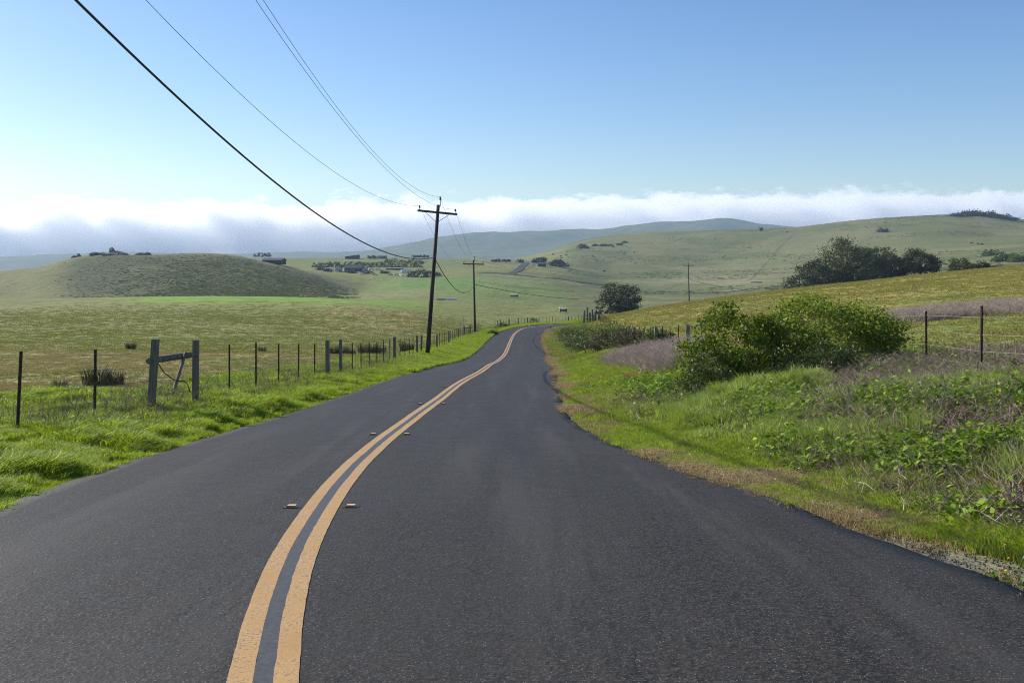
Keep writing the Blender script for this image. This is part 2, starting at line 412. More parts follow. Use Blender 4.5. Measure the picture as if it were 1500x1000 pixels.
M['roofgrey'] = simple('grey_roof', (.20, .20, .21), (.13, .13, .14), 2, .8, .2)
M['faras'] = simple('far_asphalt', (.085, .08, .07), (.06, .057, .05), .3, .95, .1, .1)
M['glass'] = simple('window_glass', (.03, .035, .045), (.02, .025, .03), 1, .1, .02, .6)
M['cow'] = simple('cow_hide', (.025, .018, .014), (.012, .01, .008), 2, .7, .1)
M['tyre'] = simple('black_rubber', (.02, .02, .02), (.012, .012, .012), 5, .8, .1)

M['lush'] = leafmat('lush_grass', [(.150, .210, .014), (.300, .400, .026), (.440, .530, .060)], .5, .5, .25, .8)
M['midgrass'] = leafmat('bank_grass_blade', [(.130, .165, .035), (.200, .265, .045), (.330, .370, .085)], .45, .55, .25, .9)
M['field'] = leafmat('pasture_grass', [(.225, .205, .070), (.210, .228, .056), (.26, .262, .082)], .3, .7, .2, .12)
M['straw'] = leafmat('dry_grass', [(.24, .165, .085), (.36, .26, .14), (.47, .36, .21)], .3, .7, .2, .5)
M['weed'] = leafmat('weed_leaf', [(.070, .120, .014), (.165, .265, .022), (.30, .42, .045)], .35, .62, .2, .9)
M['feather'] = leafmat('feathery_weed', [(.19, .25, .050), (.29, .38, .080), (.40, .48, .15)], .4, .55, .3, .8)
M['bramble'] = leafmat('bramble_brown', [(.095, .058, .038), (.185, .125, .082), (.15, .155, .050)], .2, .6, .3, 1.2)
M['bush'] = leafmat('bush_leaf', [(.070, .102, .013), (.18, .245, .022), (.37, .45, .060)], .36, .55, .25, 1.6)
M['scrub'] = leafmat('scrub_leaf', [(.045, .068, .018), (.085, .12, .028), (.14, .175, .042)], .3, .5, .35, .5)
M['scrubbrown'] = leafmat('scrub_brown_leaf', [(.060, .050, .030), (.090, .078, .045), (.10, .095, .045)], .25, .6, .3, .5)
M['tree'] = leafmat('tree_leaf', [(.050, .058, .022), (.085, .098, .036), (.14, .155, .058)], .32, .5, .35, .25)
M['pine'] = leafmat('far_conifer', [(.025, .034, .016), (.042, .054, .024), (.062, .074, .032)], .15, .6, .3, .1)
M['rush'] = leafmat('rush_blade', [(.040, .042, .022), (.070, .068, .034), (.11, .095, .05)], .2, .6, .3, 1.0)
M['petal'] = leafmat('yellow_petal', [(.75, .55, .03), (.85, .65, .04), (.9, .35, .05)], .3, .6, .2, 5)
M['petalwhite'] = leafmat('white_petal', [(.7, .7, .66), (.8, .8, .76), (.85, .83, .8)], .3, .6, .2, 5)

# ------------------------------------------------------------------ GROUND
def build_ground():
    zr = np.concatenate([np.arange(-60, 4, 1.0), np.arange(4, 46, .22), np.arange(46, 110, .55), np.arange(110, 300, 1.6),
                         np.geomspace(300, 2400, 190)[1:], np.geomspace(2400, 5600, 70)[1:]])
    n = 190
    s = np.linspace(0, 1, n)
    R, Cn = len(zr), 2 * n + 3
    X = np.empty((R, Cn)); Z = np.repeat(zr[:, None], Cn, 1)
    Zc = np.clip(zr, -60, 262)
    l, r = cL(Zc), cR(Zc)
    fl = sstep(262, 500, zr); l = l * (1 - fl) + 24 * fl; r = r * (1 - fl) + 32 * fl
    for i in range(R):
        W = 0.95 * (abs(zr[i]) + 95); a = 0.10 * (1 + max(0, zr[i]) / 25)
        # growth: small cells at the road edge, large far off
        g = a * n * s + (W - a * n) * s ** 3.2 if W > a * n else W * s
        X[i, :n] = l[i] - g[::-1]; X[i, n:n+3] = l[i] + (r[i] - l[i]) * np.array([.05, .5, .95]); X[i, n+3:] = r[i] + g
    h = H(X.ravel(), Z.ravel()).reshape(X.shape)
    V = np.stack([X, Z, h], -1).reshape(-1, 3)
    idx = np.arange(R * Cn).reshape(R, Cn)
    Fq = np.stack([idx[:-1, :-1], idx[:-1, 1:], idx[1:, 1:], idx[1:, :-1]], -1).reshape(-1, 4)
    me = fast_mesh('ground', V, Fq, True)
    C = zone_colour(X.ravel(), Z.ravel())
    ca = me.color_attributes.new('zone', 'FLOAT_COLOR', 'POINT')
    ca.data.foreach_set('color', np.concatenate([C, np.ones((len(C), 1))], 1).astype(np.float32).ravel())
    o = mesh_obj('ground', me, M['ground']); props(o, kind='structure', label='rolling green and brown pasture hills running down to the coast')
    return o

def zone_colour(X, Z):
    Zc = np.clip(Z, 1, None); px = CX + F * X / np.clip(Z, 8, None)
    l, r = cL(Z), cR(Z); dl = l - X; dr = X - r
    def col(c): return np.array(c)[None, :]
    C = np.repeat(col((.125, .120, .040)), len(X), 0)          # olive pasture
    def put(w, c, k=1.0):
        nonlocal C
        w = (np.clip(w, 0, 1) * k)[:, None]; C = C * (1 - w) + col(c) * w
    def band(v, a, b, s): return sstep(a - s, a + s, v) * (1 - sstep(b - s, b + s, v))
    n1 = fb(X, Z, 12, 2); n2 = fb(X, Z, 45, 6); n3 = fb(X, Z, 160, 9)
    # near left field: brownish litter between green patches
    put(sstep(110, 30, Z) * sstep(4, 7, dl), (.170, .130, .070), .85)
    put(sstep(.50, .62, n1) * sstep(150, 60, Z) * (dl > 3), (.105, .135, .030), .7)
    put(band(Z, 90, 230, 25) * band(px, -200, 480, 80), (.135, .125, .045), .8)
    put(band(Z, 110, 210, 20) * band(px, 470, 668, 30) * sstep(.35, .6, n1 + .1), (.200, .145, .075), .85)
    put(band(Z, 212, 345, 30) * band(px, 190, 620, 70), (.120, .200, .022), .95)
    put(band(Z, 160, 300, 20) * band(px, 640, 860, 25), (.120, .125, .035), .7)
    # dark scrubby hill at left, shade of its face painted into the colour too
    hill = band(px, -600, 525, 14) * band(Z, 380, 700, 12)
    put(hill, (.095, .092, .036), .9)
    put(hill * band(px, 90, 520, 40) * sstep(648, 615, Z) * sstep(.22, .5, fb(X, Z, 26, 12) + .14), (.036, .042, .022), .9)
    # green slope below farm, greener fields
    put(band(px, 545, 900, 25) * band(Z, 370, 760, 40), (.085, .120, .030), .85)
    put(band(px, 560, 760, 30) * band(Z, 520, 760, 30), (.070, .130, .026), .8)
    put(band(px, 440, 640, 30) * band(Z, 420, 560, 40), (.150, .135, .060), .8)
    put(band(px, 400, 720, 20) * band(Z, 960, 1250, 40), (.090, .110, .035), .8)
    put(band(px, 690, 800, 20) * band(Z, 960, 1250, 30), (.140, .120, .060), .8)
    # right near hill
    put(band(px, 870, 4000, 25) * band(Z, 60, 190, 14), (.200, .155, .048), .95)
    put(band(px, 870, 4000, 25) * band(Z, 60, 190, 14) * sstep(.5, .66, n1), (.110, .130, .034), .8)
    put(band(px, 890, 4000, 25) * band(Z, 22, 60, 8) * sstep(5, 8, dr), (.105, .130, .032), .8)
    # far hills: grey olive with tan flats
    put(band(px, 830, 4000, 30) * band(Z, 200, 2400, 30), (.074, .077, .030), .95)
    put(band(px, 930, 1150, 50) * band(Z, 820, 1010, 40) * sstep(.35, .6, n2 + .1), (.200, .165, .105), .8)
    put(band(px, 1040, 1330, 60) * band(Z, 1000, 1300, 60) * sstep(.40, .6, n3), (.165, .150, .075), .6)
    put(band(px, 950, 1060, 25) * band(Z, 1050, 1300, 60) * sstep(.38, .55, n2), (.045, .050, .026), .6)
    put(band(px, 860, 1400, 60) * sstep(.52, .66, n3) * band(Z, 300, 2200, 50), (.070, .085, .034), .6)
    put(band(px, 1385, 1800, 20) * band(Z, 1560, 1760, 60) * sstep(.35, .5, n2), (.032, .040, .020), .85)
    put(sstep(3000, 3800, Z), (.045, .058, .032), 1)
    farh = band(px, 700, 4000, 40) * band(Z, 420, 2400, 40)
    put(farh * sstep(.46, .62, fb(X, Z, 120, 31)), (.055, .064, .026), .6)
    put(farh * sstep(.50, .64, fb(X, Z, 75, 37)), (.160, .130, .072), .45)
    # road sides
    put(band(dl, -1, 5.0, .8) * sstep(270, 200, Z) * (Z > -60), (.065, .105, .018), .95)
    put(band(dr, -1, 6.5, 1.0) * sstep(260, 100, Z), (.085, .090, .030), .9)
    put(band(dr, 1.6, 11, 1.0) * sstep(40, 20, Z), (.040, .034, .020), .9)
    put(band(dr, -1, .5, .3) * sstep(140, 40, Z), (.140, .112, .075), .8)
    put(band(dr, -1, .4, .25) * sstep(10.5, 8.5, Z), (.070, .062, .052), .95)
    put(band(dl, -1, .16, .12) * sstep(140, 40, Z), (.10, .085, .06), .8)
    return C * np.array([[1.36, 1.50, 1.30]])
build_ground()

# ------------------------------------------------------------------ ROAD
def build_road():
    zs = np.concatenate([np.arange(-35, 3, 1.0), np.arange(3, 40, .3), np.arange(40, 110, .7), np.arange(110, 261, 1.4)])
    us = np.linspace(0, 1, 33)
    l = cL(zs) + (vn(zs, zs * 0, .35) - .5) * .05 + (vn(zs, zs * 0, 2.2, 3) - .5) * .10
    r = cR(zs) + (vn(zs, zs * 0 + 9, .3) - .5) * .06 + (vn(zs, zs * 0 + 9, 1.8, 3) - .5) * .16
    X = l[:, None] + (r - l)[:, None] * us[None]; Z = np.repeat(zs[:, None], 33, 1)
    h = road_z(Z.ravel()).reshape(Z.shape) + 0.035 * (1 - (2 * us - 1) ** 2)[None]
    h += (fb(X, Z, 3.5, 5) - .5) * .02
    # skirts
    Xs = np.concatenate([l[:, None] - .015, X, r[:, None] + .015], 1); Zs = np.repeat(zs[:, None], 35, 1)
    hs = np.concatenate([h[:, :1] - .12, h, h[:, -1:] - .12], 1)
    V = np.stack([Xs, Zs, hs], -1).reshape(-1, 3); Rn = len(zs); idx = np.arange(Rn * 35).reshape(Rn, 35)
    Fq = np.stack([idx[:-1, :-1], idx[:-1, 1:], idx[1:, 1:], idx[1:, :-1]], -1).reshape(-1, 4)
    me = fast_mesh('road', V, Fq, True)
    lane = np.zeros(35)
    for k in range(35):
        u = (k - 1) / 32
        for c in (.13, .36, .64, .87): lane[k] = max(lane[k], math.exp(-((u - c) / .05) ** 2))
    at = me.attributes.new('lane', 'FLOAT', 'POINT'); at.data.foreach_set('value', np.tile(lane, Rn).astype(np.float32))
    o = mesh_obj('road', me, M['asphalt']); props(o, 'two-lane asphalt road winding downhill with double yellow lines', kind='structure')
    def strip(name, a, b, mt, lift, jit=0.0, zmax=259):
        z = zs[(zs > -30) & (zs < zmax)]
        z = np.concatenate([np.arange(-30, 40, .12), z[z >= 40]])
        c = cC(z); dc = np.gradient(c, z); nx = 1 / np.sqrt(1 + dc ** 2); ny = -dc * nx
        rows = []
        for k, off in enumerate((a, b)):
            of = off + (vn(z, z * 0 + 30 * k + 50 * a, .06, 2) - .5) * (.005 + jit * (k == 0 if a > .03 else k == 1)) 
            x = c + nx * of; y = z + ny * of
            rows.append((x, y))
        V = []
        for x, y in rows:
            ll, rr = cL(y), cR(y); u = (x - ll) / (rr - ll)
            hh = road_z(y) + .035 * (1 - (2 * u - 1) ** 2) + (fb(x, y, 3.5, 5) - .5) * .02 + lift
            V.append(np.stack([x, y, hh], -1))
        # three-column strip so that it hugs the crowned road
        mid = (V[0] + V[1]) / 2
        xm, ym = mid[:, 0], mid[:, 1]; u = (xm - cL(ym)) / (cR(ym) - cL(ym))
        mid[:, 2] = road_z(ym) + .035 * (1 - (2 * u - 1) ** 2) + (fb(xm, ym, 3.5, 5) - .5) * .02 + lift
        VV = np.stack([V[0], mid, V[1]], 1).reshape(-1, 3); n = len(z); ix = np.arange(n * 3).reshape(n, 3)
        fq = np.stack([ix[:-1, :-1], ix[:-1, 1:], ix[1:, 1:], ix[1:, :-1]], -1).reshape(-1, 4)
        return mesh_obj(name, fast_mesh(name, VV, fq, True), mt, o)
    strip('black_stripe', -.047, .062, M['blackpaint'], .004)
    strip('yellow_line', -.166, -.047, M['yellow'], .0045)
    strip('yellow_line', .046, .164, M['yellow'], .0045, .006)
    return o
build_road()

def road_surf(x, z):
    l, r = float(cL([z])[0]), float(cR([z])[0]); u = (x - l) / (r - l)
    return float(road_z([z])[0]) + .035 * (1 - (2 * u - 1) ** 2) + float(fb(np.array([x]), np.array([z]), 3.5, 5)[0] - .5) * .02

# raised pavement markers
ORD = ['nearest', 'second nearest', 'third nearest', 'fourth nearest', 'fifth nearest', 'sixth nearest', 'seventh nearest', 'farthest']
def marker():
    t = empty('pavement_marker', (0, 0, 0))
    mb = MB(); mb.box((0, 0, .003), (.16, .09, .005), taper=.93); mb.build('base_pad', M['blackpaint'], t)
    mb = MB(); mb.box((0, 0, .014), (.098, .09, .018), taper=.78); mb.build('housing', M['beige'], t)
    mb = MB(); q = Matrix.Rotation(math.radians(-27), 3, 'X'); mb.box((0, -.0455, .0145), (.088, .003, .017), q); mb.build('reflector', M['amber'], t)
    return t
def copy_tree(o, parent=None):
    c = o.copy(); COL.objects.link(c); c.parent = parent
    for ch in list(o.children): copy_tree(ch, c)
    return c
mk = marker(); first = True
for i, z in enumerate([9.3, 16.4, 23.8, 31.2, 38.4, 45.8, 53.0]):
    for side, nm in ((-1, 'left'), (1, 'right')):
        o = mk if first else copy_tree(mk); first = False
        c = float(cC([z])[0]); x = c + side * .275
        o.location = (x, z, road_surf(x, z) + .001); o.rotation_euler = (-.079, 0, -.02)
        props(o, f'raised road marker {nm} of the double yellow line, {ORD[i]} to the camera' if i < 6 else
              f'raised road marker {nm} of the double yellow line, farthest from the camera', 'road marker', 'raised markers along the double yellow line')

# ------------------------------------------------------------------ POLES AND WIRES
def frame_pole(name, px_base, Z, top_px, top_py, label, lean=0.0, arm=2.8, arm_tilt=0.0, r=.16, arm_rot=0.0, bz=None):
    b = gp(px_base, Z)
    top = Vector((X_at(top_px, Z), Z, -(top_py - HY) / F * Z))
    t = empty(name, b, 0, label, 'utility pole', 'power poles along the road')
    d = top - b; L = d.length; u = d.normalized()
    mb = MB(); mb.tube([u * -.4, u * (L * .5), u * L], [r, r * .86, r * .72], 14); mb.build('shaft', M['polewood'], t, True)
    ax = Vector((math.cos(arm_rot), math.sin(arm_rot), arm_tilt)).normalized()
    c = u * (L - .55) + Vector((0, -.22, 0)) * (r / .16)
    R3 = Matrix((ax, ax.cross(Vector((0, 0, 1))).normalized() * -1, ax.cross(ax.cross(Vector((0, 0, 1)))).normalized() * -1)).transposed()
    mb = MB(); mb.box(c, (arm, .11, .15), R3); mb.build('crossarm', M['polewood'], t)
    tips = []
    for s in (-1, 1):
        mb = MB(); mb.tube([c + ax * (s * .85) + Vector((0, -.07, -.06)), u * (L - 1.25) + Vector((0, -r * .85, 0))], .018, 5); mb.build('brace', M['rust'], t)
        p = c + ax * (s * (arm / 2 - .14)) + Vector((0, 0, .075))
        mb = MB(); mb.lathe(p, [(.015, 0), (.015, .12), (.06, .13), (.075, .17), (.05, .2), (.065, .24), (.04, .30)], 8); mb.build('insulator', M['insul'], t, True)
        tips.append(b + p + Vector((0, 0, .28)))
    p = u * L + Vector((r * .9, 0, -.1))
    mb = MB(); mb.tube([p, p + Vector((0, 0, .45))], .03, 6); mb.lathe(p + Vector((0, 0, .42)), [(.02, 0), (.06, .02), (.08, .08), (.05, .12), (.07, .17), (.04, .25)], 8); mb.build('insulator', M['insul'], t, True)
    tips.append(b + p + Vector((0, 0, .65)))
    return t, b, u, L, tips
p1 = frame_pole('utility_pole', 626, 70, 642, 300, 'large wooden utility pole leaning right behind the left verge, nearest of the poles', arm_tilt=-.10)
p2 = frame_pole('utility_pole', 696, 137, 693.5, 381, 'upright wooden utility pole on the left verge just before the bend', arm=2.9, arm_tilt=-.02)
p3 = frame_pole('utility_pole', 1010, 280, 1008, 386, 'far thin utility pole right of the round tree', arm=3.2, r=.17)
p4 = frame_pole('utility_pole', 1171, 345, 1171, 401, 'short pale utility pole half hidden before the large dark trees', arm=2.4, r=.17)

def wire(name, pts_cp, r, mt, label, cat, group=None, n=5):
    mb = MB(); mb.tube(pts_cp, r, n); o = mb.build(name, mt, None, True)
    return props(o, label, cat, group)
def span(a, b, sag, k=40):
    a, b = Vector(a), Vector(b)
    return [a.lerp(b, i / k) + Vector((0, 0, -4 * sag * (i / k) * (1 - i / k))) for i in range(k + 1)]
# near span: wire drawn from pole 1 back over the camera's left shoulder, fitted parabola z(Z), straight in plan
def near_span(name, P, kx, samples, r, mt, label, cat, group=None, zend=-18):
    zz = np.array([s[0] for s in samples]); hh = np.array([s[1] for s in samples])
    A = np.stack([(P.y - zz), (P.y - zz) ** 2], 1); co, *_ = np.linalg.lstsq(A, hh - P.z, rcond=None)
    pts = []
    for z in np.linspace(P.y, zend, 90):
        q = P.y - z; pts.append((P.x - kx * q, z, P.z + co[0] * q + co[1] * q * q))
    return wire(name, pts, r, mt, label, cat, group)
def samp(P, kx, pix):
    out = []
    for px, py in pix:
        a = (px - CX) / F      # X = a Z ; X = P.x - kx (P.y - Z)
        Z = (P.x - kx * P.y) / (a - kx); out.append((Z, -(py - HY) / F * Z))
    return out
cab1 = p1[1] + p1[2] * ((0.0 - p1[1].z) ) + Vector((.0, -.18, 0))
cab1.z = -(377 - HY) / F * 70
pix = [(110, 0), (180, 70), (300, 178), (400, 262), (500, 338), (560, 368), (600, 378.5)]
near_span('telephone_cable', cab1, .060, samp(cab1, .060, pix), .030, M['cable'], 'thick black cable sweeping from the upper left down to the leaning pole', 'cable')
tl, tr, tt = p1[4]
for P, pix, lb, kx in ((tl, [(222, 0), (300, 95), (400, 185), (500, 258), (560, 288)], 'thin overhead wire running from upper left to the left end of the near crossarm', .06),
                   (tt, [(388, 0), (450, 103), (500, 165), (560, 235), (600, 270)], 'right one of two close thin wires, ending at the top of the leaning pole', .057),
                   (tr, [(373, 0), (410, 52), (450, 107), (500, 172), (560, 243), (610, 286)], 'left one of two close thin wires, ending at the right crossarm tip', .078)):
    near_span('power_line', P, kx, samp(P, kx, pix), .0085, M['thinwire'], lb, 'wire', 'thin wires over the left side')
cab2 = p2[1].copy(); cab2.x = X_at(695, 137); cab2.z = -(416.5 - HY) / F * 137; cab2.y = 136.8
wire('telephone_cable', span(cab1, cab2, 1.75), .032, M['cable'], 'black cable sagging between the leaning pole and the upright pole', 'cable')
cab3 = p3[1].copy(); cab3.z = -(409.5 - HY) / F * 280; cab3.y = 279.7
wire('telephone_cable', span(cab2, cab3, 3.6), .035, M['cable'], 'dark cable crossing the field from the upright pole to the far thin pole', 'cable')
cab4 = p4[1].copy(); cab4.z = -(412 - HY) / F * 345
wire('telephone_cable', span(cab3, cab4, 2.6), .04, M['cable'], 'dark cable sagging right of the far thin pole towards the large trees', 'cable')
for k, nm in enumerate(('left end', 'right end', 'top')):
    wire('power_line', span(p1[4][k], p2[4][k], 1.5), .009, M['thinwire'], f'thin wire from the {nm} of the leaning pole to the upright pole', 'wire', 'thin wires between the poles')
    wire('power_line', span(p2[4][k], p3[4][k], 3.2), .011, M['thinwire'], f'thin wire from the {nm} of the upright pole to the far thin pole', 'wire', 'thin wires between the poles')

# ------------------------------------------------------------------ FENCES
def tpost_mesh(h):
    mb = MB(); w = .036
    mb.box((0, 0, h / 2 - .15), (w, .008, h + .3)); mb.box((0, .018, h / 2 - .15), (.008, .032, h + .3))
    for k in range(int(h / .09)): mb.box((0, -.008, .08 + k * .09), (.018, .010, .022))
    me = D.meshes.new('post'); me.from_pydata(mb.v, [], mb.f); me.materials.append(M['rust']); return me
def wpost_mesh(h, w):
    mb = MB(); mb.box((0, 0, h / 2 - .2), (w, w, h + .4), taper=.96)
    me = D.meshes.new('wooden_post'); me.from_pydata(mb.v, [], mb.f)
    me.materials.append(M['wood'])
    return me
TP = tpost_mesh(1.0); WP = wpost_mesh(1.0, 1.0)
def put_post(fence, x, z, h, w=None, lean=0.0):
    me = WP if w else TP
    o = D.objects.new('wooden_post' if w else 'post', me); COL.objects.link(o); o.parent = fence
    o.location = Vector((x, z, Hs(x, z))) - fence.location
    o.scale = (w, w, h) if w else (1, 1, h)
    o.rotation_euler = (random.uniform(-.02, .02), lean, random.uniform(-.4, .4) if not w else random.uniform(-.1, .1))
    if not w: o.scale = (1.15, 1.15, h)
    return Vector((x + math.sin(lean) * h, z, Hs(x, z) + h))
fl = empty('fence', gp(139, 17.5), 0, 'long wire fence of rusty steel and grey wooden posts along the left verge', 'fence')
left = [(24.5, 15.2, 1.30, None, .05), (138, 17.5, 1.28, None, .02), (336, 24.3, 1.28, None, 0), (375, 26.6, 1.30, None, -.005), (408, 29, 1.28, None, 0),
        (437, 31, 1.28, None, 0), (461, 33.4, 1.30, None, 0), (480, 35.3, 1.42, .125, -.01), (499, 37.4, 1.40, .11, 0), (516, 39.8, 1.28, None, 0), (529, 42.2, 1.28, None, 0), (541, 44.8, 1.28, None, 0),
        (552, 47.2, 1.28, None, 0), (562, 49.8, 1.28, None, 0), (571, 52.2, 1.28, None, 0), (578, 54.6, 1.4, .15, 0), (586, 57.2, 1.28, None, 0),
        (593, 60, 1.28, None, 0), (599.5, 63, 1.25, None, 0), (605, 66, 1.25, None, 0), (611, 69, 1.3, .13, 0), (617, 72.5, 1.3, .13, .03)]
tops = []
for px, z, h, w, ln in left: tops.append((X_at(px, z), z))
for p, (px, z, h, w, ln) in zip(tops, left): put_post(fl, p[0], z, h, w, ln)
# the H brace: two thick posts, a rail and a hanging stick
g1 = (X_at(221, 19.6), 19.6); g2 = (X_at(286, 21.6), 21.6)
put_post(fl, g1[0], g1[1], 1.45, .128, .06); put_post(fl, g2[0], g2[1], 1.46, .122, .01)
def lp(v): return Vector(v) - fl.location
def pt(px, py, z): return Vector((X_at(px, z), z, -(py - HY) / F * z))
mb = MB()
a = pt(217, 529, 19.5); b = pt(288, 518.5, 21.5); dd = (b - a)
mb.tube([lp(a), lp(b)], .062, 4); rail = mb.build('rail', M['wood'], fl)
mb = MB(); mb.tube([lp(pt(272, 516, 20.8)), lp(pt(255, 569, 20.5))], [.035, .042], 4); mb.build('hanging_stick', M['wood'], fl)
mb = MB(); mb.tube([lp(pt(p_, q_, 20.4)) for p_, q_ in ((231, 531), (240, 545), (250, 553), (259, 558), (270, 558), (275, 563), (279, 575))], .011, 5); mb.build('wire_tangle', M['rust'], fl)
rest = []
z = 76.0
while z < 152:
    x = -6.35 + .002 * z if z < 110 else -6.1 + (z - 110) * .035
    rest.append((x, z)); z += 3.0
for k, (x, z) in enumerate(rest):
    put_post(fl, x, z, 1.3 + random.uniform(-.06, .06), (.13 if k % 5 == 2 else None), random.uniform(-.02, .02))
far = []
z = 155.0
while z < 258:
    x = float(cL([z])[0]) - 2.9; far.append((x, z)); z += 3.4
for k, (x, z) in enumerate(far):
    put_post(fl, x, z, 1.35 + random.uniform(-.1, .1), (.22 if k in (5, 8, 11, 24) else (.10 if k % 3 else .07)), random.uniform(-.02, .02))
allp = [(X_at(-70, 13), 13), tops[0], tops[1], g1, g2] + tops[2:] + rest + far
for hgt in (.35, .62, .90, 1.17):
    mb = MB(); pts = []
    for (x, z) in allp: pts.append(lp((x, z, Hs(x, z) + hgt)))
    mb.tube(pts, .0028, 3, False); mb.build('wire', M['rust'], fl)

fr = empty('fence', gp(1357, 20), 0, 'wire fence of rusty steel posts on the right bank, running behind the green bushes', 'fence')
rp = [(9.2, 8.0), (8.6, 11.0), (8.15, 14.0), (X_at(1437.5, 17), 17), (X_at(1357, 20), 20), (8.3, 23.2), (8.3, 26.4), (8.2, 29.6), (8.2, 32.8), (8.1, 36), (8.1, 39.2), (8.05, 42.3)]
zz_ = 45.4
while zz_ < 66: rp.append((8.0 + (zz_ - 45) * .003, zz_)); zz_ += 2.5
zz_ = 69.0
while zz_ < 150: rp.append((8.1 + (zz_ - 69) * .06, zz_)); zz_ += 3.2
for k, (x, z) in enumerate(rp):
    h = 1.28 if k == 3 else 1.16
    put_post(fr, x, z, h, .17 if k in (12, 16, 20) else None, 0 if k in (3, 4) else random.uniform(-.02, .02))
for hgt in (.25, .5, .78, 1.08):
    mb = MB(); pts = []
    for k, (x, z) in enumerate(rp[:22]): pts.append(Vector((x, z, Hs(x, z) + hgt)) - fr.location)
    mb.tube(pts, .0036, 3, False); mb.build('wire', M['wire'], fr)

def far_fence(name, pix, label, h=1.2, step=9.0):
    pts = [hit(*p) for p in pix]; pts = [p for p in pts if p]
    o = pts[0]; t = empty(name, o, 0, label, 'fence')
    mp, mw = MB(), MB()
    tp = []
    for a, b in zip(pts[:-1], pts[1:]):
        n = max(1, int((b - a).length / step))
        for i in range(n):
            q = a.lerp(b, i / n); q.z = Hs(q.x, q.y); tp.append(q)
            mp.box(q - o + Vector((0, 0, h / 2 - .1)), (.16, .16, h + .2))
    for hh in (.3, .55, .8, 1.05): mw.tube([q - o + Vector((0, 0, hh)) for q in tp], .03, 3, False)
    p = mp.build('posts', M['polewood'], t); p['kind'] = 'stuff'; mw.build('wires', M['walldark'], t)
far_fence('field_fence', [(702, 414), (740, 420), (800, 426), (860, 430)], 'low dark field fence crossing the green slope below the farm road')
far_fence('field_fence', [(1161, 344), (1140, 365), (1120, 388), (1097, 412)], 'dark field fence running straight down the far right hillside')
far_fence('field_fence', [(762, 400), (775, 393), (784, 389)], 'short dark fence beside the far farm drive')
far_fence('field_fence', [(800, 406), (840, 412), (885, 421)], 'faint long fence following the far road left of the round tree')

# ------------------------------------------------------------------ small roadside things
# delineator with blue reflector
b = gp(806.5, 128); t = empty('delineator_post', b, 0, 'small white roadside marker post with a blue reflector at the bend', 'marker post')
mb = MB(); mb.box((0, 0, .4), (.12, .03, 1.0)); mb.build('post', M['white'], t)
mb = MB(); mb.box((0, -.022, .92), (.2, .012, .2)); mb.build('reflector', M['blue'], t)
b = gp(672, 118); t = MB(); t.tube([(0, 0, -.2), (.45, 0, 1.2), (.62, 0, 2.6)], [.05, .045, .03], 6); o = t.build('leaning_stake', M['paletwig']); o.location = b
props(o, 'pale leaning wooden stake beside the left fence near the upright pole', 'stake')
# old brace frame near it
b = gp(684, 128); t = empty('fence_brace', b, 0, 'small dark wooden H-frame by the left fence just before the upright pole', 'fence brace')
for x in (-.35, .45):
    mb = MB(); mb.box((x, 0, .6), (.15, .15, 1.4)); mb.build('wooden_post', M['wood'], t)
mb = MB(); mb.box((.05, -.09, 1.0), (1.1, .05, .12)); mb.build('rail', M['wood'], t)
# old corral at the bend
b = gp(863, 150); b.z = max(b.z, -(472 - HY) / F * 150)
t = empty('corral_gate', b, 0, 'old dark timber gate posts standing behind the bushes at the bend', 'gate')
for x, h, w in ((-.75, 1.75, .28), (-.25, 2.3, .22), (.15, 1.5, .25), (.55, 1.95, .26), (.95, 1.3, .3), (1.5, 1.1, .25)):
    mb = MB(); mb.box((x, random.uniform(-.3, .3), h / 2 - .3), (w, w, h + .6), Matrix.Rotation(random.uniform(-.06, .06), 3, 'Y')); mb.build('wooden_post', M['wood'], t)
for zz in (.6, 1.1):
    mb = MB(); mb.tube([(-.8, -.35, zz), (1.0, -.35, zz - .1)], .07, 4); mb.build('rail', M['wood'], t)

# ------------------------------------------------------------------ ROCKS
def rock_mesh(name, seed, sub=2):
    import bmesh
    bm = bmesh.new(); bmesh.ops.create_icosphere(bm, subdivisions=sub, radius=1)
    rr = np.random.default_rng(seed); k = rr.normal(size=(5, 3)); ph = rr.random(5) * 6
    for v in bm.verts:
        c = v.co; d = 1 + .22 * sum(math.sin(2.2 * float(np.dot(k[i], c)) + ph[i]) for i in range(5)) / 2.0
        v.co = Vector((c.x * d, c.y * d, max(-.5, c.z * d)))
    me = D.meshes.new(name); bm.to_mesh(me); bm.free(); me.materials.append(M['rock']); return me
RK = [rock_mesh('rock', s) for s in range(4)]
def outcrop(lst, label):
    q0 = lst[0]; base = gp(q0[0], q0[1]); t = empty('rock_outcrop', base, 0, label, 'rocks')
    for k, (px, z, w, h) in enumerate(lst):
        p = gp(px, z); o = D.objects.new('rock', RK[k % 4]); COL.objects.link(o); o.parent = t
        o.location = p - base; o.scale = (M_at(w, z) / 2, M_at(w, z) / 2.4, M_at(h, z)); o.rotation_euler = (0, 0, k * 1.3)
outcrop([(164, 640, 13, 8.5), (171, 638, 10, 4), (150, 638, 16, 3), (172, 636, 18, 5), (140, 636, 18, 4), (182, 634, 12, 3), (160, 628, 30, 3), (215, 640, 14, 4), (205, 640, 16, 3)], 'dark rocky outcrop on the top of the left hill')
outcrop([(115, 640, 8, 4), (108, 640, 9, 2.5)], 'small dark rocks on the skyline left of the hilltop outcrop')
outcrop([(878, 300, 9, 4), (872, 300, 6, 5), (888, 302, 6, 3)], 'grey boulders at the foot of the round tree')

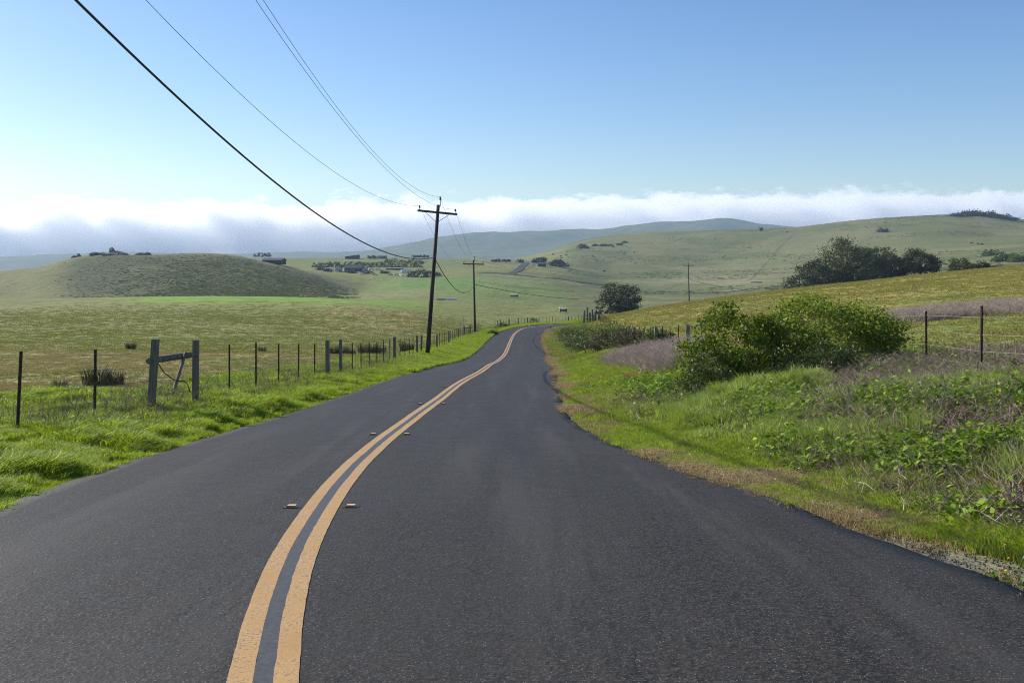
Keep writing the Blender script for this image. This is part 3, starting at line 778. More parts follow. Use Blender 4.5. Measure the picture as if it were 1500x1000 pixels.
# ------------------------------------------------------------------ FOLIAGE ENGINE
def leaves_arrays(cent, size, rr, up=.3, aspect=2.0):
    """diamond leaves: returns V (n*4,3), F (n,4)"""
    n = len(cent)
    nrm = rr.normal(size=(n, 3)); nrm[:, 2] += up * 2; nrm /= np.linalg.norm(nrm, axis=1)[:, None]
    a = rr.normal(size=(n, 3)); a -= nrm * (a * nrm).sum(1)[:, None]; a /= np.linalg.norm(a, axis=1)[:, None]
    b = np.cross(nrm, a)
    s = size * (.6 + .8 * rr.random(n)); L = (a * s[:, None]); W = b * (s / aspect)[:, None]; fold = nrm * (s * .18)[:, None]
    V = np.stack([cent - L, cent + W + fold, cent + L, cent - W + fold], 1).reshape(-1, 3)
    Fc = np.arange(n * 4).reshape(n, 4)
    return V, Fc
def lumpy(rr, n, rad, lumps=7, flat=.0):
    """points scattered in the outer half of a lumpy ellipsoid dome (unit centre 0)"""
    c = rr.normal(size=(lumps, 3)); c /= np.linalg.norm(c, axis=1)[:, None]; c[:, 2] = abs(c[:, 2]) * .8
    p = rr.normal(size=(n, 3)); p /= np.linalg.norm(p, axis=1)[:, None]
    amp = 1 + .26 * np.max(p @ c.T, axis=1) - .20 + .22 * (rr.random(n) - .5) + .16 * np.sin(5 * p[:, 0] + 3 * p[:, 2] + lumps)
    r = (.5 + .5 * rr.random(n) ** .35) * amp
    p = p * r[:, None]; p[:, 2] = np.where(p[:, 2] < -flat, -flat + (p[:, 2] + flat) * .3, p[:, 2])
    return p * np.array(rad)[None]
def plant(name, loc, rad, ztrunk, clumps, per, leaf, seed, mt, barkm, label, cat, group=None, spread=.16, tr=.1, stems=3, twigs=True, clump_flat=.6, base_spread=.15, aspect=2.0, up=.3, flat=.35):
    rr = np.random.default_rng(seed)
    t = empty(name, loc, 0, label, cat, group)
    cp = lumpy(rr, clumps, rad, 7, flat); cp[:, 2] += ztrunk
    R = max(rad)
    off = rr.normal(size=(clumps, per, 3)) * spread * R * np.array([1, 1, clump_flat])
    # some clumps small, others dense: leave gaps
    wgt = (.55 + .9 * rr.random(clumps))[:, None, None]
    cent = (cp[:, None, :] + off * wgt).reshape(-1, 3)
    cent = cent[cent[:, 2] > .03]
    V, Fc = leaves_arrays(cent, leaf, rr, up, aspect)
    o = mesh_obj('foliage', fast_mesh('foliage', V, Fc), mt, t)
    mb = MB()
    st = [Vector((rr.normal() * base_spread * rad[0], rr.normal() * base_spread * rad[1], -.15)) for _ in range(stems)]
    fork = [s + Vector((rr.normal() * rad[0] * .22, rr.normal() * rad[1] * .22, ztrunk * .75 + .12 * rad[2])) for s in st]
    for s, f in zip(st, fork):
        m_ = s.lerp(f, .5) + Vector((rr.normal(), rr.normal(), 0)) * .04 * R
        mb.tube([s, m_, f], [tr * 1.15, tr * .85, tr * .7], 7)
    if twigs:
        for i in range(0, clumps, 1 if clumps < 140 else 2):
            c = Vector(cp[i]); j = min(range(stems), key=lambda k: (fork[k] - c).length + 3 * rr.random() * 0.1 * R)
            f = fork[j]; m1 = f.lerp(c, .4) + Vector((rr.normal(), rr.normal(), rr.normal() + .6)) * .05 * R
            m2 = f.lerp(c, .75) + Vector((rr.normal(), rr.normal(), rr.normal())) * .05 * R
            mb.tube([f, m1, m2, c], [tr * .38, tr * .26, tr * .16, tr * .06], 4, False)
    mb.build('trunk' if cat == 'tree' else 'branches', barkm, t, True)
    return t

# ---- two large green bushes on the right bank
b = gp(1082, 21.0)
plant('green_bush', b + Vector((0, 0, -.1)), (1.0, .85, .90), .88, 145, 95, .031, 21, M['bush'], M['twig'], 'rounded leafy green bush on the right bank, left of the taller spreading one', 'bush', spread=.115, tr=.035, stems=7, base_spread=.35, aspect=1.6, flat=.8)
b = gp(1212, 21.8)
plant('spreading_bush', b + Vector((0, 0, -.1)), (1.72, 1.1, .88), .82, 250, 95, .031, 22, M['bush'], M['twig'], 'wide spreading dark green bush on the right bank with bare branches showing', 'bush', spread=.085, tr=.04, stems=11, base_spread=.5, aspect=1.6, flat=.5)
b = gp(1040, 20.3)
plant('low_bush', b, (.6, .5, .45), .35, 50, 130, .026, 23, M['scrub'], M['twig'], 'small olive green shrub at the left foot of the rounded bush', 'bush', spread=.2, tr=.02, stems=5, base_spread=.4)
b = gp(1205, 19.8)
plant('low_bush', b, (.75, .45, .55), .30, 60, 120, .024, 24, M['scrub'], M['twig'], 'olive green shrub growing against the front of the spreading bush', 'bush', spread=.18, tr=.02, stems=6, base_spread=.5)
b = gp(1140, 23.2)
t = MB(); rr = np.random.default_rng(3)
for k in range(6):
    e = Vector((rr.normal() * .3 + .15, rr.normal() * .3, 1.15 + rr.random() * .55)); s = Vector((rr.normal() * .15, rr.normal() * .15, .0))
    m1 = s.lerp(e, .5) + Vector((rr.normal() * .12, 0, 0)); t.tube([s, m1, e], [.022, .016, .006], 5)
    for j in range(4):
        q = m1.lerp(e, rr.random()); t.tube([q, q + Vector((rr.normal() * .2, rr.normal() * .2, .15 + rr.random() * .2))], [.008, .003], 3)
o = t.build('bare_branches', M['paletwig'], None, True); o.location = b; props(o, 'bare pale branches rising between the two large green bushes', 'dead branches')

# ---- scrub thicket at the bend (right)
sc = [(838, 104, 1.7, 1.1, 1.3, 'scrub'), (858, 95, 1.9, 1.2, 1.5, 'scrub'), (878, 80, 1.9, 1.3, 1.55, 'scrub'), (905, 72, 1.6, 1.2, 1.35, 'scrub'), (896, 62, 1.3, 1.0, 1.05, 'scrubbrown'),
      (925, 60, 1.25, 1.0, 1.15, 'scrubbrown'), (862, 74, 1.3, 1.0, .95, 'scrub'), (846, 88, 1.0, .8, .8, 'scrub'), (965, 56, .95, .7, .95, 'scrub'), (832, 118, 1.3, 1.0, .9, 'scrub')]
nm = ['left-hand green shrub in the thicket, at the tip of the bend', 'green shrub second from the left in the thicket by the bend', 'broad green shrub in the middle of the thicket by the bend', 'tall green shrub at the right of the thicket by the bend',
      'low brownish shrub in front of the thicket by the bend', 'brownish shrub at the right end of the thicket by the far fence posts', 'low green shrub at the front edge of the thicket', 'small green shrub nearest the road edge by the thicket', 'isolated dark shrub among the wooden fence posts on the right', 'small far shrub on the road side behind the thicket']
for k, (px, z, rx, ry, rz, mk_) in enumerate(sc):
    plant('shrub', gp(px, z) + Vector((0, 0, -.1)), (rx, ry, rz * .62), rz * .42, 60, 75, .055, 40 + k, M[mk_], M['bark'], nm[k], 'shrub', 'shrubs of the thicket at the bend', spread=.17, tr=.03, stems=4, base_spread=.4, flat=.7)
for k, (px, z, rx, h, lb) in enumerate([(722, 126, .6, .35, 'small dark shrub on the left road edge before the bend'), (782, 205, 1.1, .9, 'round dark shrub beyond the road at the bend, by the far fence'), (736, 152, 1.0, .6, 'low green shrub on the left road edge at the bend')]):
    plant('shrub', gp(px, z), (rx, rx * .8, h), h * .5, 30, 60, .06, 60 + k, M['scrub'], M['bark'], lb, 'shrub', None, spread=.2, tr=.02)

# ---- trees
def tree_at(px, z, wpx, top_py, seed, label, base_py=None, clumps=150, per=110, mtl='tree', leaf=.28, depth=.8, trunk=.25, name='round_tree', spread=.10, flat=.5, stems=3, group=None, cat='tree'):
    b = gp(px, z)
    if base_py: b.z = min(b.z, -(base_py - HY) / F * z) 
    W = M_at(wpx, z) / 2; Ht = -(top_py - HY) / F * z - b.z
    zt = Ht * trunk; rz = (Ht - zt) / 1.55
    return plant(name, b, (W, W * depth, rz), zt + rz * .5, clumps, per, leaf, seed, M[mtl], M['bark'], label, cat, group, spread=spread, tr=W * .045, stems=stems, base_spread=.06, flat=flat, aspect=1.7, up=.2)
tree_at(908, 300, 66, 414, 71, 'round dark tree standing alone behind the right slope near the bend', clumps=170, per=70, leaf=.20, trunk=.14, spread=.08, flat=.6)
tree_at(1250, 350, 125, 352, 72, 'largest dark tree of the group on the right, dense dome crown', base_py=425, clumps=300, per=90, leaf=.30, trunk=.05, spread=.075, flat=.9)
tree_at(1200, 340, 85, 384, 73, 'lower dark tree at the left end of the right-hand tree group', base_py=425, clumps=190, per=80, leaf=.30, trunk=.02, spread=.09, flat=.9)
tree_at(1302, 355, 60, 370, 76, 'dark tree filling the right shoulder of the large tree group', base_py=412, clumps=150, per=80, leaf=.3, trunk=.05, spread=.1, flat=.9)
tree_at(1350, 345, 60, 366, 74, 'airy flat-topped tree at the right end of the large tree group', base_py=405, clumps=110, per=70, leaf=.28, trunk=.35, spread=.10, flat=.25, stems=4)
tree_at(1412, 300, 56, 379, 75, 'low dark tree clump on the right skyline beside the large tree group', base_py=398, clumps=110, per=80, leaf=.24, trunk=.05, spread=.1, flat=.8)
tree_at(1446, 300, 34, 384, 77, 'small low dark tree at the far right behind the slope', base_py=396, clumps=70, per=70, leaf=.24, trunk=.02, spread=.12, flat=.8)

NTH = ['first', 'second', 'third', 'fourth', 'fifth', 'sixth', 'seventh', 'eighth', 'ninth', 'tenth', 'eleventh', 'twelfth', 'thirteenth', 'fourteenth', 'fifteenth', 'sixteenth', 'seventeenth', 'eighteenth']
# ---- far bushes and hedges on the hills
def far_tree(px, py, w, h, seed, label, mtl='pine', name='far_bush', cat='bush', group=None, trunk=.0, clumps=26, per=45):
    p = hit(px, py)
    if p is None: return
    z = p.y; W = M_at(w, z) / 2; Ht = M_at(h, z); zt = Ht * trunk
    rz = (Ht - zt) / 1.5
    plant(name, p - Vector((0, 0, .2)), (W, W * .8, rz), zt + rz * .5, clumps, per, max(.35, W * .10), seed, M[mtl], M['bark'], label, cat, group, spread=.2, tr=max(.18, W * .05), stems=1, base_spread=.01, flat=.5, twigs=False)
far_tree(854, 364, 15, 6, 101, 'dark bush high on the far hillside left of the cows')
for k, (px, py, w) in enumerate([(872, 360.5, 9), (884, 361, 12), (894, 361, 8), (907, 359, 9), (916, 356.5, 8)]):
    far_tree(px, py, w, 2.6, 110 + k, ['leftmost', 'second', 'third', 'fourth', 'rightmost'][k] + ' low bush of the dark strip along the far hillside', group='strip of low bushes on the far hill')
far_tree(818, 391, 25, 11, 102, 'big dark bush beside the shed at the far right farmyard')
far_tree(828, 390.5, 10, 4, 103, 'low bush trailing right of the big farmyard bush')
for k, px in enumerate([782, 786, 790, 794, 798]):
    far_tree(px, 385.5, 5.5, 7 + k * .5, 120 + k, ['leftmost', 'second', 'middle', 'fourth', 'rightmost'][k] + ' dark tree in the short row at the far right farmyard', cat='tree', name='far_tree', group='row of trees behind the far shed', trunk=.2)
for k, (px, w) in enumerate([(760, 6), (764, 6), (745, 7), (738, 8), (730, 8), (724, 7)]):
    far_tree(px, 385 if px > 750 else 383.5, w, 5 if px > 750 else 3.6, 130 + k, ['dark tree left of the pale van at the far farm drive', 'dark tree right beside the far farm drive', 'rightmost bush of the low hedge left of the farm drive', 'second bush from the right of the low hedge by the drive', 'third bush from the right of the low hedge by the drive', 'leftmost bush of the low hedge by the farm drive'][k], group='bushes by the farm drive')
far_tree(1292, 340, 16, 5, 104, 'dark bush on the upper right hillside above the large trees')
for k, (px, py, w, h) in enumerate([(1405, 317, 22, 3), (1425, 316, 30, 5), (1445, 317.5, 26, 4), (1462, 320, 26, 3.5), (1480, 322.5, 20, 2.5)]):
    far_tree(px, py, w, h, 140 + k, ['leftmost', 'second', 'middle', 'fourth', 'rightmost'][k] + ' dark thicket on the crest of the far right hill', group='thickets on the right crest', clumps=40)
for k, (px, py, w, h) in enumerate([(1470, 383, 26, 10), (1492, 384, 26, 11), (1455, 374, 30, 5)]):
    far_tree(px, py, w, h, 150 + k, ['dark brush mound at the right edge behind the near slope', 'dark brush at the very right edge of the picture', 'dark brush patch above the low trees at the far right'][k], group='brush at the right edge', mtl='scrub', clumps=40)
# farm hedges: individual bushy trees in two rows
for k in range(18):
    px = 461 + k * 5.9
    far_tree(px, 391.5, 8.0, 8, 160 + k, f'dark tree of the long farm hedge, {NTH[k]} from its left end', name='hedge_tree', cat='tree', group='long farm hedge', clumps=16, per=40)
for k in range(9):
    px = 567 + k * 6.4
    far_tree(px, 391.5, 8.5, 13.5 - .35 * k, 190 + k, f'tall dark tree of the farm windbreak, {NTH[k]} from its left end', name='windbreak_tree', cat='tree', group='tall farm windbreak', clumps=20, per=40)
for k, (px, py, w, h) in enumerate([(606, 406, 16, 10), (618, 406.5, 18, 12), (630, 406, 14, 9), (640, 404, 12, 5), (480, 398, 10, 5), (470, 396, 12, 5), (540, 401, 16, 4), (562, 401, 14, 4), (514, 400, 16, 3.5)]):
    far_tree(px, py, w, h, 205 + k, ['left dark thicket below the windbreak', 'middle dark thicket below the windbreak, just left of the leaning pole', 'right dark thicket hidden by the leaning pole', 'low brush right of the leaning pole on the green slope', 'bush left of the pale gabled house', 'bush at the left end of the farm', 'low yard bush below the farm sheds', 'low yard bush below the grey roofed shed', 'low yard bush before the dark roofed house'][k], group='farmyard thickets')
for k, (px, w, h) in enumerate([(541, 6, 4), (546, 8, 5.5), (552, 8, 5)]):
    far_tree(px, 379.3, w, h, 220 + k, ['left', 'middle', 'right'][k] + ' dark skyline bush between the two ridge buildings', group='skyline bushes', clumps=18)
for k in range(5):
    far_tree(374 + k * 5.1, 379.5, 4.4, 9.5, 230 + k, ['leftmost', 'second', 'middle', 'fourth', 'rightmost'][k] + ' slim tree of the row on the skyline at left', name='skyline_tree', cat='tree', group='row of slim trees on the skyline', trunk=.45, clumps=12)
for k in range(6):
    far_tree(606 + k * 4.1, 379.3, 4.6, 6.0, 240 + k, ['leftmost', 'second', 'third', 'fourth', 'fifth', 'rightmost'][k] + ' flat topped tree of the skyline row beside the leaning pole', name='skyline_tree', cat='tree', group='row of flat topped trees by the pole', trunk=.45, clumps=12)

# ------------------------------------------------------------------ BUILDINGS
def house(px, py, wpx, hpx, dm, roofpx, label, wall='wallpale', roof='roofdark', rot=0.0, gable='x', name='farm_house', cat='house', windows=2, shed=0.0, door=True):
    p = hit(px, py)
    z = p.y; w = M_at(wpx, z); h = M_at(hpx, z); rh = M_at(roofpx, z); d = dm
    t = empty(name, p, rot, label, cat)
    mb = MB(); mb.box((0, d / 2, h / 2 - .5), (w, d, h + 1)); mb.build('wall', M[wall], t)
    ov = .35; x0, x1, y0, y1 = -w / 2 - ov, w / 2 + ov, -ov, d + ov
    mb = MB()
    if shed:     # single slope rising to the right
        V = [(x0, y0, h), (x1, y0, h + rh), (x1, y1, h + rh), (x0, y1, h)]
        V += [(a, b_, c + .25) for a, b_, c in V]
        mb.add(V, [(0, 3, 2, 1), (4, 5, 6, 7), (0, 1, 5, 4), (1, 2, 6, 5), (2, 3, 7, 6), (3, 0, 4, 7)])
        wg = MB(); wg.add([(-w/2, 0, h), (w/2, 0, h), (w/2, 0, h + rh), (-w/2, d, h), (w/2, d, h), (w/2, d, h + rh)], [(0, 1, 2), (3, 5, 4), (1, 4, 5, 2)]); wg.build('wall', M[wall], t)
    else:
        th = .18
        if gable == 'x':   # ridge along x
            V = [(x0, y0, h - .1), (x1, y0, h - .1), (x1, d / 2, h + rh), (x0, d / 2, h + rh), (x0, y1, h - .1), (x1, y1, h - .1)]
            g = [(-w/2, 0, h), (-w/2, d, h), (-w/2, d/2, h + rh - .1), (w/2, 0, h), (w/2, d, h), (w/2, d/2, h + rh - .1)]
        else:
            V = [(x0, y0, h - .1), (x0, y1, h - .1), (0, y1, h + rh), (0, y0, h + rh), (x1, y0, h - .1), (x1, y1, h - .1)]
            g = [(-w/2, 0, h), (w/2, 0, h), (0, 0, h + rh - .1), (-w/2, d, h), (w/2, d, h), (0, d, h + rh - .1)]
        V2 = [(a, b_, c + th) for a, b_, c in V]
        mb.add(V + V2, [(0, 1, 2, 3), (3, 2, 5, 4), (6, 9, 8, 7), (9, 10, 11, 8), (0, 6, 7, 1), (4, 5, 11, 10), (0, 3, 9, 6), (3, 4, 10, 9), (1, 7, 8, 2), (2, 8, 11, 5)])
        wg = MB(); wg.add(g, [(0, 1, 2), (3, 5, 4)]); wg.build('gable', M[wall], t)
    mb.build('roof', M[roof], t)
    for k in range(windows):
        x = -w / 2 + w * (k + .7) / (windows + .6)
        mb = MB(); mb.box((x, -.03, h * .55), (min(1.3, w * .18), .06, 1.1)); f = mb.build('window', M['wallwhite'], t)
        mb = MB(); mb.box((x, -.075, h * .55), (min(1.1, w * .15), .04, .9)); mb.build('pane', M['glass'], f)
    if door:
        mb = MB(); mb.box((w * .36, -.03, 1.0), (.95, .06, 2.0)); mb.build('door', M['walldark'], t)
    return t
house(495, 398.5, 8, 6.5, 9, 3.8, 'small pale pink gabled house at the left of the farm', gable='y', windows=1)
house(517, 398, 25, 5, 10, 4.5, 'long farm house with a dark roof behind the yard', wall='walldark', windows=4)
house(534, 398, 6.5, 5, 6, 1.2, 'tiny pale shed right of the dark roofed house', wall='wallpale', name='shed', cat='shed', windows=1)
house(482, 397.5, 10, 3.2, 8, 1.0, 'low grey-white shed at the left end of the farm', wall='wallwhite', roof='roofgrey', name='shed', cat='shed', windows=1)
house(577, 395.5, 24, 2.2, 9, 1.0, 'long low shed with a pale grey roof below the windbreak', wall='walldark', roof='roofgrey', name='shed', cat='shed', windows=0, door=False)
house(515, 379.5, 19, 3.2, 12, 2.6, 'dark barn with a single slanting roof alone on the skyline', wall='walldark', name='barn', cat='barn', windows=0, shed=1)
house(560.5, 379.0, 9, 4.0, 10, .8, 'small grey flat roofed building on the skyline right of the bushes', wall='roofgrey', roof='roofgrey', name='barn', cat='barn', windows=0)
house(398, 386.0, 28, 4.2, 14, 3.0, 'large dark roofed barn behind the shoulder of the left hill', wall='walldark', name='barn', cat='barn', windows=0)
house(794, 391.0, 12, 4.0, 9, 2.2, 'dark shed between the far trees and the big bush', wall='walldark', name='shed', cat='shed', windows=0)
house(1115, 339, 5, 4.0, 5, 1.0, 'tiny dark hut on the crest of the far right hill', wall='walldark', name='hut', cat='hut', windows=0, door=False)

def vehicle(px, py, L, H_, label, rot=0.0, name='farm_trailer', cat='trailer', cab=True):
    p = hit(px, py)
    t = empty(name, p, rot, label, cat, 'pale vehicles and trailers in the farmyard')
    mb = MB(); W = 1.9
    pr = [(-L/2, .45), (-L/2, H_), (L*.18, H_), (L*.28, H_*.62), (L/2, H_*.58), (L/2, .45)] if cab else [(-L/2, .45), (-L/2, H_), (L/2, H_), (L/2, .45)]
    n = len(pr); mb.add([(x, -W/2, z) for x, z in pr] + [(x, W/2, z) for x, z in pr], [tuple(range(n)), tuple(range(2*n-1, n-1, -1))] + [(i, i+n, (i+1) % n + n, (i+1) % n) for i in range(n)])
    mb.build('body', M['wallwhite'], t)
    for x in (-L*.3, L*.32):
        for y in (-W/2, W/2):
            w = MB(); w.tube([(x, y - .11, .35), (x, y + .11, .35)], .35, 10); w.build('wheel', M['tyre'], t)
    if cab:
        w = MB(); w.box((L*.02, -W/2 - .01, H_*.8), (L*.28, .03, H_*.22)); w.build('window', M['glass'], t)
for a in [(594, 400, 7.5, 2.8, 'long white trailer at the right of the farmyard below the windbreak', .3, 'farm_trailer', 'trailer', False),
          (588, 405, 4.2, 1.6, 'white car parked lowest in the farmyard, beneath the long white trailer', -.9, 'parked_car', 'car', True),
          (581, 404, 4.0, 1.5, 'white car second from the right in the lower yard row', .2, 'parked_car', 'car', True),
          (572, 404, 3.6, 1.5, 'small white car in the middle of the lower yard row', 0, 'parked_car', 'car', True),
          (549, 403.5, 3.6, 1.6, 'small white car alone left of the lower yard row', .1, 'parked_car', 'car', True),
          (531, 402.5, 3.2, 1.7, 'white car at the left end of the farmyard, below the tiny shed', 0, 'parked_car', 'car', True),
          (544, 396.5, 5, 1.9, 'white van near the tiny pale shed', .2, 'parked_van', 'van', True),
          (555, 396, 5.5, 2.0, 'white van right of the other one, before the long hedge', -.5, 'parked_van', 'van', True),
          (757, 385.0, 4.5, 2.3, 'pale van at the top of the far farm drive', 0, 'parked_van', 'van', True),
          (772, 386.5, 6.5, 2.2, 'white trailer right of the far farm drive', 0, 'farm_trailer', 'trailer', False),
          (782, 388, 3.5, 2.0, 'small white trailer left of the far dark shed', 0, 'farm_trailer', 'trailer', False)]:
    vehicle(a[0], a[1], a[2], a[3], a[4], a[5], a[6], a[7], a[8])

# feed troughs with legs on the green slope
def trough(px, py, L, label):
    p = hit(px, py); t = empty('feed_trough', p, .1, label, 'feeder')
    mb = MB(); mb.box((0, 0, .75), (L, 1.3, .7), taper=1.1); mb.build('basin', M['roofgrey'], t)
    mb = MB(); mb.box((0, 0, 1.55), (L * 1.1, 1.7, .12)); mb.build('roof', M['wallwhite'], t)
    for x in (-L * .45, L * .45):
        for y in (-.7, .7):
            mb = MB(); mb.box((x, y, .7), (.12, .12, 1.7)); mb.build('leg', M['walldark'], t)
trough(753, 436, 3.2, 'grey cattle feeder on the green slope left of the bend')
trough(825, 458, 2.2, 'grey cattle feeder nearest to the road bend, above the thicket')
trough(1108, 415, 9, 'dark cattle feeder at the foot of the fence on the far hillside')
for k in range(9):
    p = hit(641 + k * 3.3, 440.0)
    o = MB(); o.box((0, 0, .35), (.7, .6, .9)); o.box((0, 0, .84), (.8, .7, .08)); o = o.build('hive_box', M['wallwhite' if k > 3 else 'wallpale']); o.location = p
    props(o, f'small pale box on the green slope, {NTH[k]} in its row from the leaning pole', 'box', 'row of small pale boxes on the slope')

# cows: skinned body
def cow_mesh():
    v = [(0, 0, 1.15), (.55, 0, 1.18), (-.6, 0, 1.18), (.95, 0, 1.25), (1.25, 0, 1.0), (1.5, 0, .72),
         (.6, .22, .8), (.6, .22, .4), (.6, .22, 0), (.6, -.22, .8), (.62, -.22, .4), (.6, -.22, 0),
         (-.7, .22, .85), (-.78, .22, .42), (-.7, .22, 0), (-.7, -.22, .85), (-.8, -.22, .42), (-.7, -.22, 0), (-.95, 0, 1.15), (-1.0, 0, .6)]
    e = [(0, 1), (0, 2), (1, 3), (3, 4), (4, 5), (1, 6), (6, 7), (7, 8), (1, 9), (9, 10), (10, 11), (2, 12), (12, 13), (13, 14), (2, 15), (15, 16), (16, 17), (2, 18), (18, 19)]
    r = [.40, .36, .36, .22, .17, .10, .14, .08, .06, .14, .08, .06, .17, .08, .06, .17, .08, .06, .06, .03]
    me = D.meshes.new('cow'); me.from_pydata(v, e, []); o = D.objects.new('tmp', me); COL.objects.link(o)
    m_ = o.modifiers.new('s', 'SKIN'); 
    for i, q in enumerate(me.skin_vertices[0].data): q.radius = (r[i], r[i])
    me.skin_vertices[0].data[0].use_root = True
    o.modifiers.new('u', 'SUBSURF').levels = 1
    dg = bpy.context.evaluated_depsgraph_get(); out = D.meshes.new_from_object(o.evaluated_get(dg)); D.objects.remove(o)
    out.materials.clear(); out.materials.append(M['cow']); out.name = 'cow'; return out
CM = cow_mesh()
cows = [(898, 364, 'black cow grazing highest on the hill right of the low bush strip'), (914, 373, 'dark cow left of another in the middle of the far hillside'), (929, 371, 'dark cow rightmost of the pair in the middle of the far hillside'),
        (829, 375.5, 'dark cow above another on the slope over the farmyard bush'), (822, 377.5, 'dark cow low on the slope over the farmyard bush'), (810, 374.5, 'small dark cow leftmost on the slope over the farmyard'),
        (885, 399, 'black cow standing alone above the round tree'), (869, 377.5, 'dark cow alone between the farmyard bush and the hillside pair'), (1047, 352, 'dark cow on the hill above the far thin pole'),
        (1153, 342, 'dark cow near the top of the hillside fence'), (1423, 358, 'left dark cow of three on the right hillside'), (1433, 359, 'middle dark cow of three on the right hillside'), (1438, 359.5, 'right dark cow of three on the right hillside')]
for k, (px, py, lb) in enumerate(cows):
    p = hit(px, py)
    if p is None: continue
    o = D.objects.new('cow', CM); COL.objects.link(o); o.location = p; o.rotation_euler = (0, 0, random.choice([0.2, 3.0, -.4, 2.6])); o.scale = (1.45,) * 3
    props(o, lb, 'cow', 'cattle grazing on the far hills')

# far road and drives
def far_strip(name, pix, wm, mt, label):
    P = [hit(*p) for p in pix]; P = [p for p in P if p]
    V, Fq = [], []
    pts = []
    for a, b in zip(P[:-1], P[1:]):
        n = max(2, int((b - a).length / 6)); pts += [a.lerp(b, i / n) for i in range(n)]
    pts.append(P[-1])
    for i, p in enumerate(pts):
        d = (pts[min(i + 1, len(pts) - 1)] - pts[max(0, i - 1)]); d.z = 0; d.normalize(); s = Vector((-d.y, d.x, 0)) * wm / 2
        for q in (p - s, p - s * .33, p + s * .33, p + s): V.append((q.x, q.y, Hs(q.x, q.y) + .35))
    for i in range(len(pts) - 1):
        for k in range(3): a = i * 4 + k; Fq.append((a, a + 1, a + 5, a + 4))
    me = D.meshes.new(name); me.from_pydata(V, [], Fq); o = mesh_obj(name, me, mt); props(o, label, kind='structure'); return o
far_strip('far_road', [(700, 400.5), (730, 400.5), (755, 403), (790, 407), (840, 412), (880, 417)], 8, M['faras'], 'far stretch of grey road crossing the valley')
far_strip('farm_drive', [(748, 401), (757, 397), (764, 392), (768, 388), (770, 386)], 7, M['faras'], 'grey farm drive climbing to the far right farmyard')
far_strip('dirt_track', [(1040, 428), (1065, 427), (1090, 424), (1130, 421)], 7, simple('pale_dirt', (.32, .27, .20), (.24, .2, .15), .2), 'pale dirt track in the valley right of the far thin pole')

# ------------------------------------------------------------------ GROUND COVER (instanced stuff)
def blades_mesh(name, n, h, w, spread, mt, seed, bend=.5, seg=2, jitter=.35):
    rr = np.random.default_rng(seed); V = []; Fs = []
    for i in range(n):
        r = spread * math.sqrt(rr.random()); a = rr.random() * 6.283; x, y = r * math.cos(a), r * math.sin(a)
        hh = h * (1 - jitter + 2 * jitter * rr.random()); ww = w * (.7 + .6 * rr.random()); th = rr.random() * 6.283
        dx, dy = math.cos(th), math.sin(th); ba = a + rr.normal() * .9; bx, by = math.cos(ba), math.sin(ba); bd = bend * hh * (.3 + .9 * rr.random())
        b = len(V)
        V += [(x - dx*ww/2, y - dy*ww/2, -.02), (x + dx*ww/2, y + dy*ww/2, -.02)]
        x1, y1, z1 = x + bx*bd*.35, y + by*bd*.35, hh * .62
        V += [(x1 - dx*ww*.4, y1 - dy*ww*.4, z1), (x1 + dx*ww*.4, y1 + dy*ww*.4, z1)]
        V += [(x + bx*bd, y + by*bd, hh * (1 - .25 * bend))]
        Fs += [(b, b+1, b+3, b+2), (b+2, b+3, b+4)]
    me = D.meshes.new(name); me.from_pydata(V, [], Fs); me.materials.append(mt); me.update(); return me
def rosette_mesh(name, n, L, h, mt, seed, aspect=2.2):
    rr = np.random.default_rng(seed)
    c = rr.normal(size=(n, 3)) * np.array([L * 1.5, L * 1.5, h * .35]); c[:, 2] = np.abs(c[:, 2]) + .01
    V, Fc = leaves_arrays(c, L * .5, rr, .9, aspect)
    me = fast_mesh(name, V, Fc); me.materials.append(mt); return me
def twig_mesh(name, n, L, r, mt, seed, flat=.6, spread=.15):
    rr = np.random.default_rng(seed); mb = MB()
    for i in range(n):
        s = Vector((rr.normal() * spread, rr.normal() * spread, 0)); d = Vector((rr.normal() * flat, rr.normal() * flat, .35 + rr.random() * .65)).normalized()
        l = L * (.4 + .8 * rr.random()); m_ = s + d * l * .5 + Vector((rr.normal(), rr.normal(), rr.normal())) * l * .08; e = s + d * l + Vector((0, 0, -l * .12 * flat))
        mb.tube([s, m_, e], [r, r * .7, r * .3], 3, False)
        for j in range(3):
            q = m_.lerp(e, rr.random()); mb.tube([q, q + Vector((rr.normal(), rr.normal(), .5 + rr.random())) * l * .18], [r * .5, r * .2], 3, False)
    me = D.meshes.new(name); me.from_pydata(mb.v, [], mb.f); me.materials.append(mt); return me

